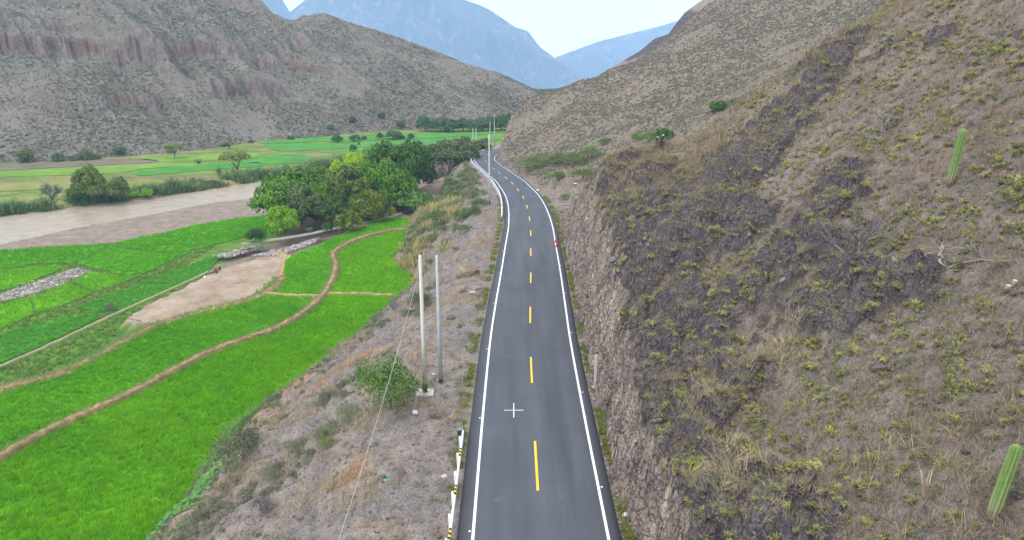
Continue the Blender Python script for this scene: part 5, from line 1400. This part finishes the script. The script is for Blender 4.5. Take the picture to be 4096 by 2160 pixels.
# ------------------------------------------------------------------ boulders and stones one can point to
ST = [stone_mesh('boulder', 820 + i, 3, .2, .75) for i in range(4)]
M_BOULD = NT('boulder_rock', .95, .08); n = M_BOULD; f = n.noise(1.6, 6, .7); n.col(n.mix(n.rng(f, .3, .7), (.14, .10, .075), (.36, .27, .19))); n.bump(n.noise(4, 8, .75), .9, .2); M_BOULD = n.m
M_DKROCK = NT('dark_rock', .95, .08); n = M_DKROCK; f = n.noise(2.6, 6, .7); n.col(n.mix(n.rng(f, .3, .7), (.07, .06, .065), (.20, .17, .165))); n.bump(n.noise(5, 8, .75), .9, .15); M_DKROCK = n.m
BO = [(-5.4, 81.8, 1.7, M_BOULD, 'big brown boulder on the shoulder beyond the poles'), (-11.9, 63.7, .85, M_BOULD, 'pale angular boulder on the bank left of the poles'), (-5.8, 64.9, .5, M_DKROCK, 'dark rock in the dry grass behind the poles'), (-4.8, 62.5, .38, M_DKROCK, 'smaller dark rock nearer the road behind the poles'), (-4.1, 72.9, .42, M_PALE_ROCK, 'pale flat rock on the shoulder'), (-5.2, 73.9, .45, M_DKROCK, 'dark rock beside the pale flat rock'), (-3.2, 68.2, .5, M_DKROCK, 'dark slab rock closest to the asphalt edge'), (-6.1, 52, .16, M_PALE_ROCK, 'white stone behind the plinth of the pole'), (-5.7, 50.9, .12, M_PALE_ROCK, 'small white stone between the twin poles'), (-6.7, 45.4, .26, M_PALE_ROCK, 'white flat slab of rubble near the dug hole'),
 (-4.0, 37.5, .22, M_PALE_ROCK, 'pale stone behind the guardrail end'), (-3.75, 32.0, .24, M_BOULD, 'brown stone beside the last visible guardrail post')]
for x, y, s_, mt, lb in BO:
    z = float(bank_z(np.array([x]), np.array([y]))[0][0])
    o = obj('boulder', ST[int(abs(x * 10)) % 4], None, None, None, lb, 'rock', None, (x, y, z + .18 * s_)); omat(o, mt); o.scale = (s_, s_ * .8, s_ * .8); o.rotation_euler = (.1, .1, x * 3)
for x, y, s_, mt, lb in [(5.75, 159.8, .55, M_PALE_ROCK, 'white painted marker rock beside the road and a fallen pole'), (6.9, 172, .7, M_DKROCK, 'dark boulder at the mouth of the gully'), (8.2, 174, .8, M_BOULD, 'brown boulder behind the dark one at the gully mouth'), (7.2, 167, .5, M_BOULD, 'low brown rock between the marker rock and the gully'), (16.3, 29.7, .55, M_DKROCK, 'layered dark rock slab among rosettes on the hillside')]:
    o = obj('boulder', ST[int(abs(x * 10)) % 4], None, None, None, lb, 'rock', None, (x, y, hz_at(x, y) + .15 * s_)); omat(o, mt); o.scale = (s_, s_ * .8, s_ * .8); o.rotation_euler = (0, -.2, x * 3)

# ------------------------------------------------------------------ poles and cables
n = NT('pole_concrete', .85, .2); f = n.noise(1.2, 5, .6, n.mapped((2, 2, .5))); n.col(n.mix(n.rng(f, .3, .7), (.50, .485, .41), (.62, .60, .53))); M_POLE = n.m
M_POLE2 = plain('grey_pole_paint', (.42, .44, .44), .6, .3, .12, 2)
M_BLACK = plain('black_paint', (.018, .018, .02), .6, .3)
M_METAL = plain('galvanised_metal', (.35, .36, .37), .45, .5)
def pole(x, y, z, h, r0, r1, mat, label, plinth=False, band=.7, loop=False):
    o = empty('utility_pole', (x, y, z)); tag(o, None, label, 'pole', 'utility poles along the road')
    m = MB(); m.tube([(0, 0, band), (0, 0, h * .5), (0, 0, h - .12), (0, 0, h)], [r0, (r0 + r1) / 2, r1, r1 * .55], 14); obj('shaft', m.mesh('shaft', True), mat, o)
    m = MB(); m.tube([(0, 0, -.4), (0, 0, band + .01)], [r0 + .006, r0 + .006], 14); obj('base_band', m.mesh('base_band', True), M_BLACK, o)
    m = MB()
    for zz_, an in ((h - .9, 0), (h - 1.0, 2.2), (h - 1.9, 1.1), (h - 2.8, 0)):
        m.tube([(0, 0, zz_), (math.cos(an) * (r1 + .07), math.sin(an) * (r1 + .07), zz_)], .02, 6)
    obj('bolts', m.mesh('bolts'), M_METAL, o)
    if plinth:
        m = MB(); m.box((0, 0, .0), (.62, .54, .13)); b = m.mesh('plinth'); pb = obj('plinth', b, M_CONC, o); md = pb.modifiers.new('bevel', 'BEVEL'); md.width = .03
    if loop:
        m = MB(); t = np.linspace(0, 6.3, 18); m.tube(np.c_[.16 + .2 * np.cos(t), 0 * t - .05, h - .85 + .28 * np.sin(t)], .018, 5); obj('wire_loop', m.mesh('wire_loop'), M_BLACK, o)
    return o
pole(-6.37, 48.7, -.36, 10.55, .17, .115, M_POLE, 'nearest cream concrete pole standing on a square plinth', True, .78)
pole(-5.40, 50.5, -.33, 10.0, .16, .11, M_POLE2, 'grey pole with a wire loop beside the plinth pole', False, .32, True)
pole(-4.3, 138.5, float(bank_z(np.array([-4.3]), np.array([138.5]))[0][0]), 13.4, .17, .12, M_POLE, 'pale pole beside the long guardrail in the middle distance', False, .8)
for x, y, h, lb in [(-14.9, 281.5, 9.6, 'leftmost of the four far poles at the road bend'), (-13.7, 281, 9.5, 'second from the left of the four far poles'), (-8.8, 297, 10.5, 'third from the left of the four far poles'), (-7.2, 302, 11.5, 'far pole closest to the rocky bluff')]:
    pole(x, y, -15.3, h, .17, .12, M_POLE, lb, False, .5)
def cable(p0, p1, sag, rad, label, mat):
    t = np.linspace(0, 1, 40)[:, None]; P = np.array(p0) * (1 - t) + np.array(p1) * t; P[:, 2] -= 4 * sag * (t * (1 - t))[:, 0]
    m = MB(); m.tube(P, rad, 5); return obj('cable', m.mesh('cable', True), mat, None, None, label, 'cable', 'cables slung between the poles')
M_CABLE = plain('pale_cable', (.40, .37, .35), .6, .3); M_CABLE2 = plain('dark_cable', (.20, .17, .14), .6, .3)
cable((-6.5, 48.6, 8.9), (-6.4, -17, 9.2), 2.75, .013, 'pale cable sagging from the plinth pole towards the viewer', M_CABLE)
cable((-5.5, 50.5, 5.2), (-5.8, -12, 6.2), 1.6, .014, 'thin brown cable hanging low over the leafy shrub', M_CABLE2)
cable((-6.3, 48.8, 9.2), (-4.35, 138.4, 7.2), 2.2, .016, 'thin cable running from the plinth pole to the middle pole', M_CABLE2)
cable((-4.3, 138.6, 7.0), (-13.7, 281, -6.3), 2.5, .02, 'thin cable from the middle pole to the far poles', M_CABLE2)
def post(name, x, y, z, h, w, mat, label, foot=True):
    o = empty(name, (x, y, z)); tag(o, None, label, 'post')
    m = MB(); m.box((0, 0, h / 2), (w, w, h / 2)); m.box((0, 0, h + .02), (w * .7, w * .7, .02)); obj('shaft', m.mesh('shaft'), mat, o)
    if foot: m = MB(); m.box((0, 0, .02), (w * 2.6, w * 2.2, .08)); obj('footing', m.mesh('footing'), M_CONC, o)
post('marker_post', 6.15, 49.3, -.22, 2.6, .09, M_CONC, 'slim pale grey post on a concrete footing below the rock cut')
post('marker_post', -2.75, 84.8, -1.6, 1.9, .04, M_METAL, 'thin grey post on the shoulder beside the brown boulder')

# ------------------------------------------------------------------ guardrails
M_RAIL = plain('white_rail_paint', (.78, .79, .80), .45, .4, .06, 4); M_RYEL = plain('yellow_reflector', (.80, .50, .02), .4, .4)
def guardrail(s0, s1, off, label, spacing, bands=(), cap=False):
    s = np.arange(s0, s1, 1.0); c0 = road_at(s); r0 = road_side(s)
    o = empty('guardrail', (float(c0[0, 0]), float(c0[0, 1]), float(c0[0, 2]))); tag(o, None, label, 'guardrail')
    base = np.array(o.location)
    prof = [(.00, .38), (.05, .42), (.05, .48), (-.015, .53), (-.015, .57), (.05, .62), (.05, .68), (.0, .72), (-.05, .715), (-.05, .385)]
    def rail(sa, sb, name, mat, grow=0.0, par=o):
        ss = np.linspace(sa, sb, max(2, int((sb - sa) / 1.0) + 1)); cc = road_at(ss); rr = road_side(ss); V = []
        for i in range(len(ss)):
            for (px_, pz_) in prof:
                q = (off + px_ * (1 + grow)); V.append((cc[i, 0] + rr[i, 0] * q - base[0], cc[i, 1] + rr[i, 1] * q - base[1], cc[i, 2] - .05 + (pz_ - .55) * (1 + grow) + .55 - base[2]))
        k_ = len(prof); F = [(i * k_ + j, i * k_ + (j + 1) % k_, (i + 1) * k_ + (j + 1) % k_, (i + 1) * k_ + j) for i in range(len(ss) - 1) for j in range(k_)]
        F += [tuple(range(k_))[::-1], tuple((len(ss) - 1) * k_ + j for j in range(k_))]
        m = MB(); m.add(V, F); return obj(name, m.mesh(name), mat, par)
    rl = rail(s0, s1, 'rail', M_RAIL)
    m = MB(); m.box((0, 0, .18), (.055, .09, .56)); m.box((.075, 0, .52), (.03, .06, .16)); pm_ = m.mesh('post'); pm_.materials.append(M_RAIL)
    for sp in np.arange(s0 + .6, s1, spacing):
        c1 = road_at(sp); r1 = road_side(sp); q = off - .14
        p = obj('post', pm_, None, o); p.location = (c1[0] + r1[0] * q - base[0], c1[1] + r1[1] * q - base[1], c1[2] - base[2]); p.rotation_euler = (0, 0, math.atan2(r1[1], r1[0]))
    for bs in bands:
        for j in range(5): rail(bs + j * .18, bs + j * .18 + .175, 'reflector_band', M_RYEL if j % 2 else M_BLACK, .16, rl)
    if cap:
        c1 = road_at(s1); r1 = road_side(s1); m = MB(); V = []; t = np.linspace(0, math.pi * 1.15, 9)
        for tt2 in t:
            for zz_ in (.36, .74): V.append((c1[0] + r1[0] * (off - .18 + .18 * math.cos(tt2)) - base[0], c1[1] + .26 * math.sin(tt2) - base[1], c1[2] - .05 + zz_ - base[2]))
        F = [(2 * i, 2 * i + 1, 2 * i + 3, 2 * i + 2) for i in range(8)] + [tuple(range(1, 18, 2)), tuple(range(0, 18, 2))[::-1]]
        m.add(V, F); obj('end_terminal', m.mesh('end_terminal'), plain('terminal_paint', (.16, .19, .21), .5, .4), o)
    return o
guardrail(S0 + 12, S0 + 41.6, -4.58, 'short white guardrail with black and yellow bands at the near shoulder', 2.0, (S0 + 30.7, S0 + 34.55, S0 + 38.5), True)
guardrail(S0 + 120.0, S0 + 300, -4.62, 'long white guardrail curving round the far bend of the road', 2.5)

# ------------------------------------------------------------------ small things
M_CONE = plain('red_cone_plastic', (.60, .04, .06), .5, .4)
for s_, lb in ((S0 + 99.3, 'red traffic cone farther along the white edge line'), (S0 + 96.2, 'nearer red traffic cone on the white edge line')):
    c1 = road_at(s_); r1 = road_side(s_); q = LINE_HALF + .12
    o = empty('traffic_cone', (c1[0] + r1[0] * q, c1[1] + r1[1] * q, c1[2] + .03)); tag(o, None, lb, 'cone', 'red cones on the edge line')
    m = MB(); m.box((0, 0, .02), (.24, .24, .025)); obj('base', m.mesh('base'), M_CONE, o)
    m = MB(); m.tube([(0, 0, .04), (0, 0, .35), (0, 0, .75), (0, 0, .78)], [.20, .13, .05, .03], 14); obj('body', m.mesh('body', True), M_CONE, o)
m = MB(); m.tube([(0, 0, .08), (.9, .1, .12), (2.8, .35, .1)], [.06, .055, .045], 7)
obj('fallen_pole', m.mesh('fallen_pole', True), plain('bleached_wood', (.46, .40, .33), .9, .1), None, None, 'bleached wooden pole lying beside the white marker rock', 'pole', None, (6.6, 160.4, hz_at(7.5, 160.6) + .05))
def rag(x, y, z, s_, mat, label, cat):
    r = np.random.default_rng(int(abs(x * 100))); t = np.linspace(-1, 1, 9); X, Y = np.meshgrid(t, t)
    Z = .35 * (1 - X ** 2) * (1 - Y ** 2) + .22 * fbm(X * 2.2 + x, Y * 2.2, 3, 9) + .1
    m = NT
    me = grid_mesh('crumpled_sheet', X * (1 + .2 * fbm(X, Y, 2, 4)), Y * .8, np.clip(Z, 0, 1)); o = obj('crumpled_sheet', me, mat, None, None, label, cat, None, (x, y, z)); o.scale = (s_,) * 3
M_BAG = plain('white_plastic', (.72, .74, .76), .4, .4)
rag(6.16, 33.7, -.05, .24, M_BAG, 'crumpled white plastic bag on the verge below the cut', 'litter')
rag(13.4, 151.9, hz_at(13.4, 151.9), .5, M_BAG, 'white rag lying on the bare earth flat', 'litter')
rag(-7.5, 37.4, float(bank_z(np.array([-7.5]), np.array([37.4]))[0][0]), .15, plain('turquoise_plastic', (.03, .55, .45), .4, .4), 'turquoise scrap of plastic on the bank', 'litter')
# tarpaulin shelter in the far field
o = empty('tarp_shelter', (-120.2, 279.4, ZF + .1)); tag(o, None, 'small dark tarpaulin shelter standing in the far green field', 'shelter')
m = MB(); m.add([(-1.3, -.8, 1.25), (1.3, -.8, 1.3), (1.4, .9, 1.5), (-1.2, .9, 1.45), (-1.3, -.8, 1.31), (1.3, -.8, 1.36), (1.4, .9, 1.56), (-1.2, .9, 1.51)], [(3, 2, 1, 0), (4, 5, 6, 7), (0, 1, 5, 4), (1, 2, 6, 5), (2, 3, 7, 6), (3, 0, 4, 7)]); obj('roof', m.mesh('roof'), plain('dark_tarp', (.03, .035, .06), .6), o)
for x, y in ((-1.1, -.7), (1.1, -.7), (1.2, .75), (-1.05, .75)):
    m = MB(); m.tube([(x, y, -.2), (x, y, 1.4)], .05, 6); obj('pole', m.mesh('pole'), M_BARK, o)
m = MB(); m.box((.35, .1, .45), (.5, .4, .5)); obj('bundle', m.mesh('bundle'), plain('blue_bundle', (.05, .07, .16), .8), o)

# ------------------------------------------------------------------ people at work by the fallow field
def skin(name, verts, edges, radii, mat, parent, root=0, sub=1):
    me = bpy.data.meshes.new(name); me.from_pydata(verts, edges, [])
    o = obj(name, me, mat, parent)
    sm = o.modifiers.new('skin', 'SKIN'); sm.use_smooth_shade = True
    for i, r_ in enumerate(radii): me.skin_vertices[0].data[i].radius = (r_, r_) if not isinstance(r_, tuple) else r_; me.skin_vertices[0].data[i].use_root = (i == root)
    s2 = o.modifiers.new('sub', 'SUBSURF'); s2.levels = sub; s2.render_levels = sub
    return o
M_SKIN = plain('skin', (.30, .17, .11), .6, .3); M_PINK = plain('salmon_shirt', (.62, .36, .30), .9); M_NAVY = plain('navy_trousers', (.03, .04, .08), .9); M_WSH = plain('white_shirt', (.74, .75, .74), .9); M_DARK = plain('dark_trousers', (.02, .022, .03), .9); M_HAT = plain('straw_hat', (.10, .075, .06), .9)
def person(loc, rz_, J, top, low, label, s=1.0):
    """J: joint dictionary in metres"""
    o = empty('person', loc, rz_); o.scale = (s,) * 3; tag(o, None, label, 'person', 'people working beside the fallow field')
    names = ['pelvis', 'chest', 'neck', 'head', 'shl', 'ell', 'hal', 'shr', 'elr', 'har', 'hil', 'knl', 'anl', 'tol', 'hir', 'knr', 'anr', 'tor']
    V = [J[n_] for n_ in names]; ix = {n_: i for i, n_ in enumerate(names)}
    E_ = [('pelvis', 'chest'), ('chest', 'neck'), ('neck', 'head'), ('chest', 'shl'), ('shl', 'ell'), ('ell', 'hal'), ('chest', 'shr'), ('shr', 'elr'), ('elr', 'har'), ('pelvis', 'hil'), ('hil', 'knl'), ('knl', 'anl'), ('anl', 'tol'), ('pelvis', 'hir'), ('hir', 'knr'), ('knr', 'anr'), ('anr', 'tor')]
    R_ = dict(pelvis=.13, chest=.14, neck=.055, head=.10, shl=.06, ell=.042, hal=.035, shr=.06, elr=.042, har=.035, hil=.09, knl=.06, anl=.042, tol=.035, hir=.09, knr=.06, anr=.042, tor=.035)
    skin('body', V, [(ix[a_], ix[b_]) for a_, b_ in E_], [R_[n_] for n_ in names], M_SKIN, o)
    def mid_(a_, b_, t): return tuple(np.array(J[a_]) * (1 - t) + np.array(J[b_]) * t)
    skin('shirt', [J['pelvis'], J['chest'], J['shl'], mid_('shl', 'ell', .9), J['shr'], mid_('shr', 'elr', .9), mid_('chest', 'neck', .55)], [(0, 1), (1, 2), (2, 3), (1, 4), (4, 5), (1, 6)], [.155, .165, .085, .065, .085, .065, .09], top, o)
    skin('trousers', [J['pelvis'], J['hil'], J['knl'], mid_('knl', 'anl', .9), J['hir'], J['knr'], mid_('knr', 'anr', .9)], [(0, 1), (1, 2), (2, 3), (0, 4), (4, 5), (5, 6)], [.15, .11, .082, .065, .11, .082, .065], low, o)
    h_ = np.array(J['head']); m = MB(); m.tube([h_ + (0, 0, .04), h_ + (0, 0, .055), h_ + (0, 0, .06), h_ + (0, 0, .15), h_ + (0, 0, .17)], [.20, .20, .115, .10, .03], 14); obj('hat', m.mesh('hat', True), M_HAT, o)
STAND = dict(pelvis=(0, 0, .92), chest=(0, -.02, 1.25), neck=(0, -.02, 1.45), head=(0, -.05, 1.58), shl=(-.19, 0, 1.38), ell=(-.25, -.06, 1.12), hal=(-.12, -.26, 1.05), shr=(.19, 0, 1.38), elr=(.26, -.04, 1.12), har=(.20, -.24, 1.0), hil=(-.10, 0, .86), knl=(-.12, -.04, .48), anl=(-.13, .03, .08), tol=(-.14, -.14, .03), hir=(.10, 0, .86), knr=(.13, .02, .48), anr=(.16, .10, .08), tor=(.17, -.07, .03))
BEND = dict(pelvis=(0, .1, .62), chest=(0, -.26, .86), neck=(0, -.44, .88), head=(0, -.56, .86), shl=(-.19, -.30, .84), ell=(-.24, -.40, .56), hal=(-.14, -.52, .32), shr=(.19, -.30, .84), elr=(.24, -.42, .56), har=(.12, -.54, .32), hil=(-.12, .1, .58), knl=(-.20, -.16, .44), anl=(-.16, .06, .08), tol=(-.18, -.12, .03), hir=(.12, .1, .58), knr=(.20, -.16, .44), anr=(.16, .06, .08), tor=(.18, -.12, .03))
zf = lambda x, y: -16.54
for (x, y, _), J, tp, lw, lb in ((PERSON, STAND, M_PINK, M_NAVY, 'standing person in a salmon shirt and dark trousers by the fallow field'), (PERSON2, BEND, M_WSH, M_DARK, 'stooping person in a white shirt working at the field edge')):
    person((x, y, zf(x, y) + .02), .6, J, tp, lw, lb, 1.0)
x, y, _ = SACK
o = obj('brown_bale', stone_mesh('bale', 850, 3, .05, 1.0), plain('brown_bale', (.17, .10, .065), .95, .05, .3, 6), None, None, 'dark brown bale standing between the two field workers', 'bale', None, (x, y, zf(x, y) + .5)); o.scale = (.42, .36, .62)
x, y, _ = WSACK
o = obj('white_sack', stone_mesh('sack', 851, 3, .05, .8), M_BAG, None, None, 'small white sack on the bund beyond the workers', 'sack', None, (x, y, zf(x, y) + .2)); o.scale = (.26, .24, .30)

# ------------------------------------------------------------------ haze
m = MB(); m.box((0, 2250, 150), (2600, 2750, 700))
hz = obj('haze', m.mesh('haze'), None, kind='stuff')
hm = bpy.data.materials.new('haze_air'); hm.use_nodes = True
ht_ = hm.node_tree; ht_.nodes.clear()
ho = ht_.nodes.new('ShaderNodeOutputMaterial'); hv = ht_.nodes.new('ShaderNodeVolumePrincipled')
hv.inputs['Color'].default_value = (.42, .66, 1.0, 1); hv.inputs['Density'].default_value = HAZE
hv.inputs['Anisotropy'].default_value = 0.0
ht_.links.new(hv.outputs[0], ho.inputs['Volume'])
hz.data.materials.append(hm)
